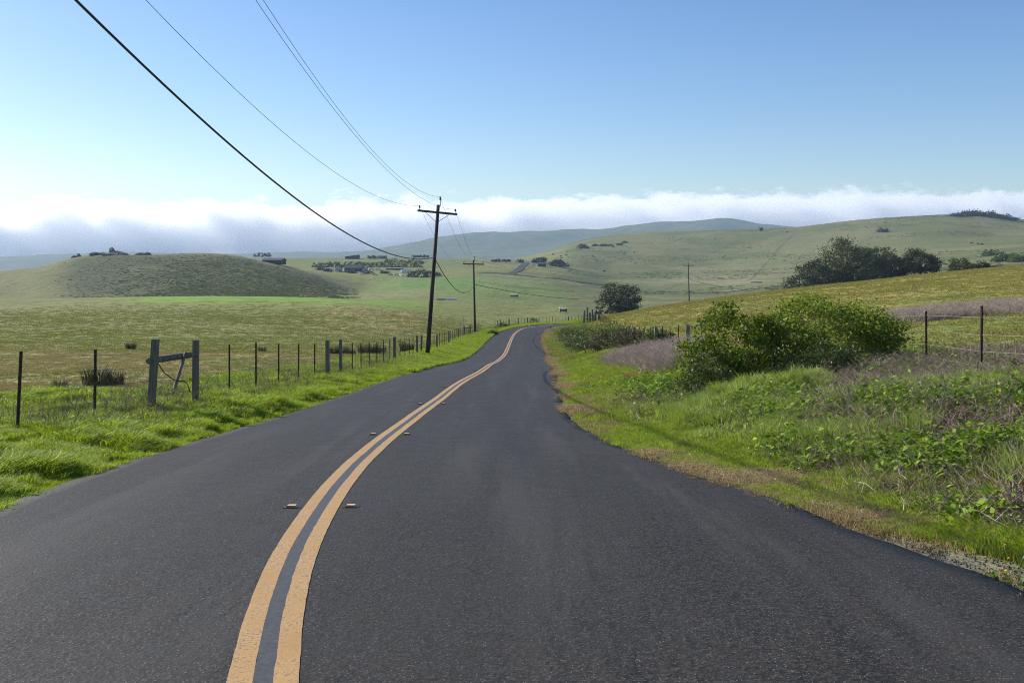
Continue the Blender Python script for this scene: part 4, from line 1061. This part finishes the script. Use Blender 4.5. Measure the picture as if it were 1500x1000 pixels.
def scatter(name, pts, scale, meshes, label, rotx=None, lift=0.0):
    """one stuff object: instances of small plants on points (geometry nodes)"""
    n = len(pts)
    me = D.meshes.new(name); me.vertices.add(n)
    z = H(pts[:, 0], pts[:, 1]) + lift
    me.vertices.foreach_set('co', np.stack([pts[:, 0], pts[:, 1], z], -1).astype(np.float32).ravel())
    r2 = np.random.default_rng(n)
    for nm_, tp, val in (('sc', 'FLOAT', scale), ('rz', 'FLOAT', r2.random(n) * 6.283), ('ix', 'INT', r2.integers(0, len(meshes), n))):
        a = me.attributes.new(nm_, tp, 'POINT'); a.data.foreach_set('value', np.asarray(val, np.int32 if tp == 'INT' else np.float32))
    o = D.objects.new(name, me); COL.objects.link(o); props(o, label, name.replace('_', ' '), kind='stuff')
    col = D.collections.new('protos_' + name)
    for k, m_ in enumerate(meshes):
        p = D.objects.new(f'proto_{name}_{k:02d}', m_); col.objects.link(p)
    g = D.node_groups.new('scatter_' + name, 'GeometryNodeTree')
    g.interface.new_socket('Geometry', in_out='INPUT', socket_type='NodeSocketGeometry'); g.interface.new_socket('Geometry', in_out='OUTPUT', socket_type='NodeSocketGeometry')
    gi = g.nodes.new('NodeGroupInput'); go = g.nodes.new('NodeGroupOutput')
    ci = g.nodes.new('GeometryNodeCollectionInfo'); ci.inputs['Collection'].default_value = col
    ci.inputs['Separate Children'].default_value = True; ci.inputs['Reset Children'].default_value = True
    mp = g.nodes.new('GeometryNodeMeshToPoints')
    ip = g.nodes.new('GeometryNodeInstanceOnPoints'); ip.inputs['Pick Instance'].default_value = True
    def attr(nm_, tp):
        a = g.nodes.new('GeometryNodeInputNamedAttribute'); a.data_type = tp; a.inputs[0].default_value = nm_; return a.outputs[0]
    cx = g.nodes.new('ShaderNodeCombineXYZ'); L = g.links.new
    L(attr('rz', 'FLOAT'), cx.inputs[2]); L(cx.outputs[0], ip.inputs['Rotation'])
    L(gi.outputs[0], mp.inputs[0]); L(mp.outputs[0], ip.inputs['Points']); L(ci.outputs[0], ip.inputs['Instance'])
    L(attr('ix', 'INT'), ip.inputs['Instance Index'])
    cs = g.nodes.new('ShaderNodeCombineXYZ'); a = attr('sc', 'FLOAT')
    for k in range(3): L(a, cs.inputs[k])
    L(cs.outputs[0], ip.inputs['Scale']); L(ip.outputs[0], go.inputs[0])
    md = o.modifiers.new('scatter', 'NODES'); md.node_group = g
    return o

def cloud(n, z0, z1, side, d0, d1, power=1.0):
    """random points beside the road: side -1 left / +1 right, distance d0..d1 from the road edge (d grows)"""
    u = rng.random(n)
    z = z0 * (z1 / z0) ** u if power == 1 else (z0 ** (1 - power) + u * (z1 ** (1 - power) - z0 ** (1 - power))) ** (1 / (1 - power))
    d = d0 + (d1 - d0) * rng.random(n)
    x = cL(z) - d if side < 0 else cR(z) + d
    return np.stack([x, z], -1), d
def inview(p, m=.08):
    a = p[:, 0] / p[:, 1]; return (a > -.5144 - m) & (a < .5144 + m)

M['fieldwarm'] = leafmat('yellowish_pasture_grass', [(.27, .225, .075), (.25, .238, .060), (.31, .282, .085)], .3, .7, .2, .10)
def warm(me):
    c = me.copy(); c.materials.clear(); c.materials.append(M['fieldwarm']); return c
LUSH = [blades_mesh('grass_tuft', 46, .150, .0080, .12, M['lush'], s, .8) for s in range(6)]
LUSHB = [blades_mesh('grass_tuft_wide', 34, .15, .018, .17, M['lush'], s + 20, .8) for s in range(5)]
MIDG = [blades_mesh('bank_tuft', 40, .13, .008, .12, M['midgrass'], s + 700, .8) for s in range(5)]
MIDGB = [blades_mesh('bank_tuft_wide', 30, .18, .02, .25, M['midgrass'], s + 720, .8) for s in range(3)]
FIELD = [blades_mesh('pasture_tuft', 26, .055, .008, .13, M['field'], s + 40, 1.1) for s in range(5)]
FIELDB = [blades_mesh('pasture_tuft_wide', 22, .09, .03, .32, M['field'], s + 50, 1.1) for s in range(5)]
STRAW = [blades_mesh('straw_tuft', 36, .07, .006, .13, M['straw'], s + 60, 1.4) for s in range(5)]
WEED = [rosette_mesh('weed', 38, .052, .15, M['weed'], s + 80) for s in range(6)]
WEEDT = [rosette_mesh('tall_weed', 30, .055, .26, M['weed'], s + 85, 1.9) for s in range(4)]
WEEDS = [rosette_mesh('clover', 40, .032, .05, M['weed'], s + 90, 1.3) for s in range(4)]
FEA = [blades_mesh('feather_tuft', 60, .22, .007, .15, M['feather'], s + 100, .5) for s in range(5)]
BRAMS = [rosette_mesh('leaf_litter', 46, .034, .09, M['bramble'], s + 130, 1.6) for s in range(4)]
BRAM = [rosette_mesh('bramble', 34, .055, .12, M['bramble'], s + 120) for s in range(5)]
TWG = [twig_mesh('twigs', 8, .27, .004, M['twig'], s + 140, .9) for s in range(5)]
PTW = [twig_mesh('pale_twigs', 3, .36, .005, M['paletwig'], s + 150, 1.2) for s in range(4)]
DBR = [twig_mesh('dead_stems', 14, .30, .005, M['deadstem'], s + 900, .8, .2) for s in range(5)]
BRU = [twig_mesh('brush', 26, .75, .0085, M['purpletwig'], s + 160, .45, .28) for s in range(5)]
STALK = [twig_mesh('stalk', 4, .6, .0045, M['twig'], s + 170, .25, .06) for s in range(4)]

# left verge lush grass
def height_mod(p, s=1.5, o=7): return .45 + 1.1 * fb(p[:, 0], p[:, 1], s, o)
p, d = cloud(52000, 7.5, 60, -1, -.02, 6.2, 1.35)
k = inview(p) & ((d < 4.3 + (fb(p[:, 0], p[:, 1], 3, 2) - .5) * 4 * (p[:, 1] < 34)) | ((p[:, 1] < 24) & (fb(p[:, 0], p[:, 1], 2.5, 3) > .45)))
k &= rng.random(len(p)) < (.35 + .65 * sstep(0, .35, d))
p, d = p[k], d[k]
scatter('verge_grass', p, (.30 + 1.5 * fb(p[:, 0], p[:, 1], .9, 7) ** 2.2 + .5 * (fb(p[:, 0], p[:, 1], .35, 9) > .58)) * (1 + p[:, 1] / 120) * (.5 + .5 * sstep(0, .8, d)), LUSH, 'lush bright green grass covering the left verge')
p, d = cloud(26000, 45, 260, -1, 0, 3.4, 1.2); k = inview(p); p, d = p[k], d[k]
scatter('verge_grass', p, height_mod(p) * (1.0 + p[:, 1] / 200), LUSHB, 'bright green grass on the far part of the left verge up to the bend')
p, d = cloud(7000, 7.5, 30, -1, 0, 2.6, 1.3); k = inview(p) & (fb(p[:, 0], p[:, 1], 1.2, 15) > .56); p = p[k]
scatter('verge_clover', p, .7 + .5 * rng.random(len(p)), WEEDS, 'low broad-leaved weeds along the left road edge')
# pasture tufts left
p, d = cloud(95000, 11, 235, -1, 3.2, 110, 1.15); k = inview(p) & (rng.random(len(p)) < 1.1 * sstep(232, 130, p[:, 1])); p, d = p[k], d[k]
p = p[(p[:, 1] < 60) | (rng.random(len(p)) < .6)]; near = p[:, 1] < 60
scatter('pasture_grass', p[near], height_mod(p[near], 4) * .95 + .2, FIELD, 'short olive and brown grazed grass in the left field')
scatter('pasture_grass', p[~near], (height_mod(p[~near], 6) + .1) * (.6 + p[~near][:, 1] / 200), FIELDB, 'short grazed grass further out in the left field')
p, d = cloud(80000, 14, 110, -1, 3.5, 60, 1.3); k = inview(p) & (rng.random(len(p)) < 1.25 * sstep(105, 40, p[:, 1])) & (fb(p[:, 0], p[:, 1], 7, 33) > .42); p = p[k]
scatter('pasture_litter', p, height_mod(p, 3) * .8, STRAW, 'brown dry litter between the grass of the left field')
# right field
p, d = cloud(80000, 20, 185, 1, 6.0, 95, 1.1); k = inview(p); p = p[k]
scatter('slope_grass', p, (height_mod(p, 6) + .1) * (.5 + p[:, 1] / 160), [warm(m_) for m_ in FIELDB + FIELD], 'short yellowish green grass on the slope behind the right fence')

# right bank zones
px_of = lambda p: CX + F * p[:, 0] / p[:, 1]
p, d = cloud(60000, 6.5, 70, 1, -.02, 8.5, 1.3); k = inview(p); p, d = p[k], d[k]
n1 = fb(p[:, 0], p[:, 1], 1.6, 21); n2 = fb(p[:, 0], p[:, 1], 4.5, 23); q = px_of(p)
bramz = sstep(1.6, 2.8, d + (n2 - .5) * 2.2) * sstep(20, 14.5, p[:, 1] + (n1 - .5) * 4)          # bramble bank, near right
grassz = 1 - bramz
r = rng.random(len(p))
e = sstep(-.05, .3, d)
broken = (p[:, 1] < 9.6) & (d < .08 + .5 * sstep(9.2, 6.5, p[:, 1]) * (.3 + 1.3 * n1))
gk = ~broken & (r < grassz * (.15 + .85 * sstep(.40, .56, n1)) * (.3 + .7 * e)) & (d < 6.5)
scatter('bank_grass', p[gk], height_mod(p[gk], 1.3, 9) * (.85 + p[gk][:, 1] / 90) * (.5 + .5 * sstep(0, 1.2, d[gk])), MIDG + LUSH[:2], 'green grass growing on the right roadside bank')
bk = (bramz > .3) & (rng.random(len(p)) < .36) & (n1 > .47)
scatter('bank_grass', p[bk], height_mod(p[bk], 1.3, 9) * 1.15, MIDG + FEA[:2], 'scattered grass between the brambles on the near right bank')
p, d = cloud(26000, 55, 190, 1, -.02, 6.0, 1.0); k = inview(p) & (rng.random(len(p)) < .35 + fb(p[:, 0], p[:, 1], 4, 25)); p, d = p[k], d[k]
tk = (fb(p[:, 0], p[:, 1], 3, 26) > .52) | (d < .5)
scatter('bank_grass', p[~tk], height_mod(p[~tk], 3, 9) * 1.1, FIELDB + MIDGB, 'rough green grass on the right verge towards the bend')
scatter('dry_grass', p[tk], height_mod(p[tk], 3, 9) * 1.5, STRAW, 'dry brown grass on the right verge towards the bend')
# feathery light green patch
p, d = cloud(20000, 12, 24, 1, 1.6, 5.5, 1.0); q = px_of(p)
k = (np.abs(q - 1090 - (p[:, 1] - 17) * -6) < 130) & (p[:, 1] > 14.5) & (p[:, 1] < 21.5) & (fb(p[:, 0], p[:, 1], 1.2, 31) + .25 * (rng.random(len(p)) - .5) > .52)
p = p[k]
p = p[rng.random(len(p)) < .6]
scatter('feathery_weeds', p, .30 + 1.9 * fb(p[:, 0], p[:, 1], .55, 12) ** 2.2 + .25 * rng.random(len(p)), FEA + MIDG[:2], 'pale green feathery weeds in front of the bushes on the bank')
# straw along the right road edge
p, d = cloud(22000, 6.0, 75, 1, -.05, 3.0, 1.3); n1 = fb(p[:, 0], p[:, 1], 1.1, 41); n2 = fb(p[:, 0], p[:, 1], 3.1, 43)
n3 = fb(p[:, 0], p[:, 1], 2.2, 47)
k = inview(p) & (((d < .75 + (n1 - .5) * 1.6) & (rng.random(len(p)) < .04 + .5 * sstep(.46, .62, n3))) | ((n2 > .58) & (d < 2.6) & (p[:, 1] > 22) & (n3 > .45)) | ((n2 > .60) & (d < 1.7)))
k &= ~((p[:, 1] < 9.6) & (d < .08 + .5 * sstep(9.2, 6.5, p[:, 1]) * (.3 + 1.3 * n1)) & (rng.random(len(p)) < .8))
scatter('dry_grass', p[k], height_mod(p[k], 1, 14) * (1 + p[k][:, 1] / 60), STRAW, 'dry brown grass along the right road edge')
# brambles & weeds
p, d = cloud(64000, 6.5, 30, 1, .8, 9.5, 1.15); n1 = fb(p[:, 0], p[:, 1], .9, 51); n2 = fb(p[:, 0], p[:, 1], 2.6, 53); k0 = inview(p)
z_ = p[:, 1]
dens = sstep(1.0, 2.6, d + (n2 - .5) * 2.5)
band_ = (px_of(p) > 1190) & (z_ > 14.8)
wk = k0 & (n1 > .46) & (rng.random(len(p)) < dens * np.where(band_, .16, .85))
bk = k0 & (rng.random(len(p)) < dens * .60 * (z_ < 24))
scatter('bramble_leaves', p[wk], height_mod(p[wk], 1.0, 16) * (.7 + 1.0 * rng.random(wk.sum())), WEED + WEEDT + WEEDS[:2] + BRAM[:1], 'green broad leaves creeping over the right bank')
scatter('bramble_thicket', p[bk], height_mod(p[bk], 1.2, 17) * 1.0, BRAM + BRAMS + TWG[:1] + DBR[:1], 'brown withered brambles covering the right bank')
p, d = cloud(9000, 7, 30, 1, 1.0, 9.5, 1.1); k = inview(p) & (fb(p[:, 0], p[:, 1], 1.6, 61) > .46); p = p[k]
tk = rng.random(len(p)) < .16
scatter('fallen_twigs', p[tk], .55 + .6 * rng.random(tk.sum()), TWG, 'brown dead twigs lying over the right bank')
tk = rng.random(len(p)) < .06
scatter('bleached_twigs', p[tk], .6 + .6 * rng.random(tk.sum()), PTW, 'pale bleached twigs sticking out of the right bank')
# ridge of dead stems under the fence on the right
p = np.stack([5.0 + 6 * rng.random(3600), 15.0 + 7 * rng.random(3600)], -1); k = inview(p) & (px_of(p) > 1190) & (fb(p[:, 0], p[:, 1], 1.3, 77) + .02 * (p[:, 1] - 18) > .47); p = p[k]
scatter('dead_brush', p, .6 + .8 * rng.random(len(p)), DBR + DBR + BRAM[:3] + PTW[:1], 'tangle of dead brown stems below the right fence')
# grey-purple brush patch between the thicket and the bushes
u = rng.random((1500, 2)); p = np.stack([4.4 + 3.2 * u[:, 0], 29 + 17 * u[:, 1]], -1); q = px_of(p)
k = (q > 895) & (q < 1035) & (fb(p[:, 0], p[:, 1], 1.5, 71) > .34); p = p[k]
scatter('grey_brush', p, .50 + .42 * rng.random(len(p)), BRU, 'grey-brown leafless brush between the thicket and the rounded bush')
u = rng.random((3600, 2)); p = np.stack([17 + 17 * u[:, 0], 46 + 9 * u[:, 1]], -1); q = px_of(p)
k = (q > 1290) & (fb(p[:, 0], p[:, 1], 3.5, 73) > .36); p = p[k]
scatter('grey_brush', p, .5 + .5 * rng.random(len(p)), BRU, 'reddish leafless brush on the field behind the right fence posts')
# stalks and litter by the left fence
p = np.stack([-7.2 + 1.3 * rng.normal(size=900) * .5, 15 + 45 * rng.random(900) ** 1.3], -1)
p[:, 0] += (p[:, 1] - 15) * .016
scatter('dead_stalks', p, .5 + .6 * rng.random(len(p)), STALK, 'thin dead weed stalks along the left fence')
p = np.stack([-6.9 + .7 * rng.normal(size=2600), 40 + 110 * rng.random(2600)], -1); p[:, 0] += .5
scatter('fence_litter', p, .7 + .8 * rng.random(len(p)), STRAW + TWG[:2], 'pale dry stems along the foot of the far left fence')
# flowers
FL = []
for s, mt_ in ((1, 'petal'), (2, 'petal'), (3, 'petalwhite')):
    rr = np.random.default_rng(s + 300); c = rr.normal(size=(2, 3)) * np.array([.09, .09, .02]) + np.array([0, 0, .12])
    V, Fc = leaves_arrays(np.repeat(c, 3, 0), .009, rr, 1.2, 1.1); m_ = fast_mesh('flower', V, Fc); m_.materials.append(M[mt_]); FL.append(m_)
p, d = cloud(320, 6.5, 30, 1, .3, 7, 1.1); p = p[inview(p)]
scatter('small_flowers', p, .8 + .5 * rng.random(len(p)), FL, 'tiny yellow and white flowers dotted over the right bank')
p, d = cloud(200, 8, 30, -1, .3, 4.5, 1.1); p = p[inview(p)]
scatter('small_flowers', p, .8 + .3 * rng.random(len(p)), FL[2:], 'tiny white flowers dotted over the left verge')
# gravel at the right edge
import bmesh
bm = bmesh.new(); bmesh.ops.create_icosphere(bm, subdivisions=1, radius=.014); gm = D.meshes.new('pebble'); bm.to_mesh(gm); bm.free(); gm.materials.append(M['rock'])
p, d = cloud(9000, 5.5, 22, 1, -.06, .8, 1.3); k = inview(p); p = p[k]
scatter('gravel', p, .15 + .8 * rng.random(len(p)) ** 3, [gm], 'loose grey gravel along the right road edge', lift=.004)

# rough scrub on the dark face of the left hill and on the far slopes
SCR = []
for s in range(5):
    rr = np.random.default_rng(600 + s); c = rr.normal(size=(70, 3)) * np.array([.55, .55, .16]); c[:, 2] = np.abs(c[:, 2])
    V, Fc = leaves_arrays(c, .16, rr, .5, 1.6); m_ = fast_mesh('scrub_tuft', V, Fc); m_.materials.append(M['scrub' if s != 1 else 'pine']); SCR.append(m_)
n = 60000; z = 380 + 275 * rng.random(n); x = X_at(-60 + 590 * rng.random(n), z); p = np.stack([x, z], -1)
q = px_of(p); k = (sstep(60, 330, q) * sstep(540, 480, q) * sstep(650, 560, z) * sstep(.30, .55, fb(x, z, 22, 12) + .1) > rng.random(n) * 1.2); p = p[k][:15000]
scatter('hill_scrub', p, .25 + .55 * rng.random(len(p)) ** 1.5, SCR, 'dark rough scrub covering the shaded face of the left hill')
n = 26000; z = 420 + 1500 * rng.random(n) ** .8; x = X_at(830 + 720 * rng.random(n), z); p = np.stack([x, z], -1)
k = fb(x, z, 90, 80) > .56; p = p[k]
scatter('hill_scrub', p, .5 + 1.0 * rng.random(len(p)) ** 2, SCR[3:], 'sparse low scrub dotted over the far hills')

# rush clumps in the left field: individuals
RU = [blades_mesh('rush_clump', 260, .62, .012, .30, M['rush'], 400 + s, .45) for s in range(3)]
for k, (px, z, s, lb) in enumerate([(143, 27.5, 1.15, 'dark rush clump behind the second fence post from the left'), (166, 28, .85, 'smaller dark rush clump right of the other near the wooden brace'),
        (88, 26.5, .55, 'low brown rush clump left of the second fence post'), (490, 63, 1.0, 'dark rush clump behind the first thick wooden posts'), (503, 64, 1.2, 'wide dark rush clump between the two thick wooden posts'),
        (515, 63, .8, 'rush clump just right of the two thick wooden posts'), (533, 66, 1.2, 'left dark rush clump of the long strip in the field'), (545, 66.5, 1.3, 'middle dark rush clump of the long strip in the field'),
        (557, 67, 1.2, 'right dark rush clump of the long strip in the field'), (596, 72, 1.5, 'dark rush clump close to the leaning pole'), (192, 66, 1.0, 'small dark rush clump alone far out behind the wooden brace'), (384, 64, .8, 'small rush clump behind the thin posts in the middle of the field')]):
    o = D.objects.new('rush_clump', RU[k % 3]); COL.objects.link(o); o.location = gp(px, z); o.scale = (s * 1.1, s, s * .8); o.rotation_euler = (0, 0, k)
    props(o, lb, 'rushes', 'rush clumps in the left field')
# yellow-flowered weed on the gravel, bottom right
b = gp(1455, 6.75); t = empty('roadside_weed', b, 0, 'small green weed growing out of the asphalt edge at the bottom right', 'weed')
mesh_obj('leaves', rosette_mesh('leaves', 70, .05, .04, M['weed'], 501), None, t)
m_ = rosette_mesh('flower_head', 8, .018, .12, M['petal'], 502); o = mesh_obj('flower_head', m_, None, t); o.location = (.08, 0, .05)

# ------------------------------------------------------------------ HAZE AND FOG BANK
mb = MB(); mb.box((0, 2790, 40), (13600, 5860, 440)); hz = mb.build('haze', None); hz['kind'] = 'stuff'; hz['label'] = 'thin pale sea haze over the hills'
m = D.materials.new('haze_air'); m.use_nodes = True; nt = m.node_tree; nt.nodes.clear()
pv = N(nt, 'ShaderNodeVolumePrincipled'); pv.inputs['Density'].default_value = .000078; pv.inputs['Color'].default_value = (.50, .70, 1, 1); pv.inputs['Anisotropy'].default_value = .2
out = N(nt, 'ShaderNodeOutputMaterial'); nt.links.new(pv.outputs[0], out.inputs['Volume']); hz.data.materials.append(m)

mb = MB(); mb.box((0, 7000, 240), (12000, 2400, 720)); fg = mb.build('fog_bank', None); fg['kind'] = 'stuff'; fg['label'] = 'long white bank of sea fog lying along the horizon'
m = D.materials.new('fog_volume'); m.use_nodes = True; nt = m.node_tree; nt.nodes.clear()
geo = N(nt, 'ShaderNodeNewGeometry'); sp = N(nt, 'ShaderNodeSeparateXYZ'); nt.links.new(geo.outputs['Position'], sp.inputs[0])
mpn = N(nt, 'ShaderNodeMapping'); mpn.inputs['Scale'].default_value = (1, 1, 2.2); nt.links.new(geo.outputs['Position'], mpn.inputs[0])
nz = noise(nt, .0036, 6, vec=mpn.outputs[0], rough=.66)
wide = noise(nt, .0007, 2, vec=mpn.outputs[0])
top = mth(nt, 'ADD', mth(nt, 'MULTIPLY', wide, 90), mth(nt, 'MULTIPLY_ADD', sp.outputs[0], .014, 290))
hgt = mth(nt, 'SUBTRACT', top, sp.outputs[2])              # metres below the top
nz2 = noise(nt, .013, 4, vec=mpn.outputs[0], rough=.6)
hgt = mth(nt, 'ADD', hgt, mth(nt, 'ADD', mth(nt, 'MULTIPLY', mth(nt, 'SUBTRACT', nz, .5), 430), mth(nt, 'MULTIPLY', mth(nt, 'SUBTRACT', nz2, .5), 110)))
frt = mth(nt, 'ADD', mth(nt, 'SUBTRACT', sp.outputs[1], 5800), mth(nt, 'MULTIPLY', mth(nt, 'SUBTRACT', nz, .5), 900))
dn = mth(nt, 'MULTIPLY', sg(nt, hgt, 0, 18), sg(nt, frt, 0, 120))
dn = mth(nt, 'MULTIPLY', dn, .010)
pv = N(nt, 'ShaderNodeVolumePrincipled'); pv.inputs['Color'].default_value = (.988, .991, .995, 1); pv.inputs['Anisotropy'].default_value = .45
nt.links.new(dn, pv.inputs['Density'])
out = N(nt, 'ShaderNodeOutputMaterial'); nt.links.new(pv.outputs[0], out.inputs['Volume']); fg.data.materials.append(m)
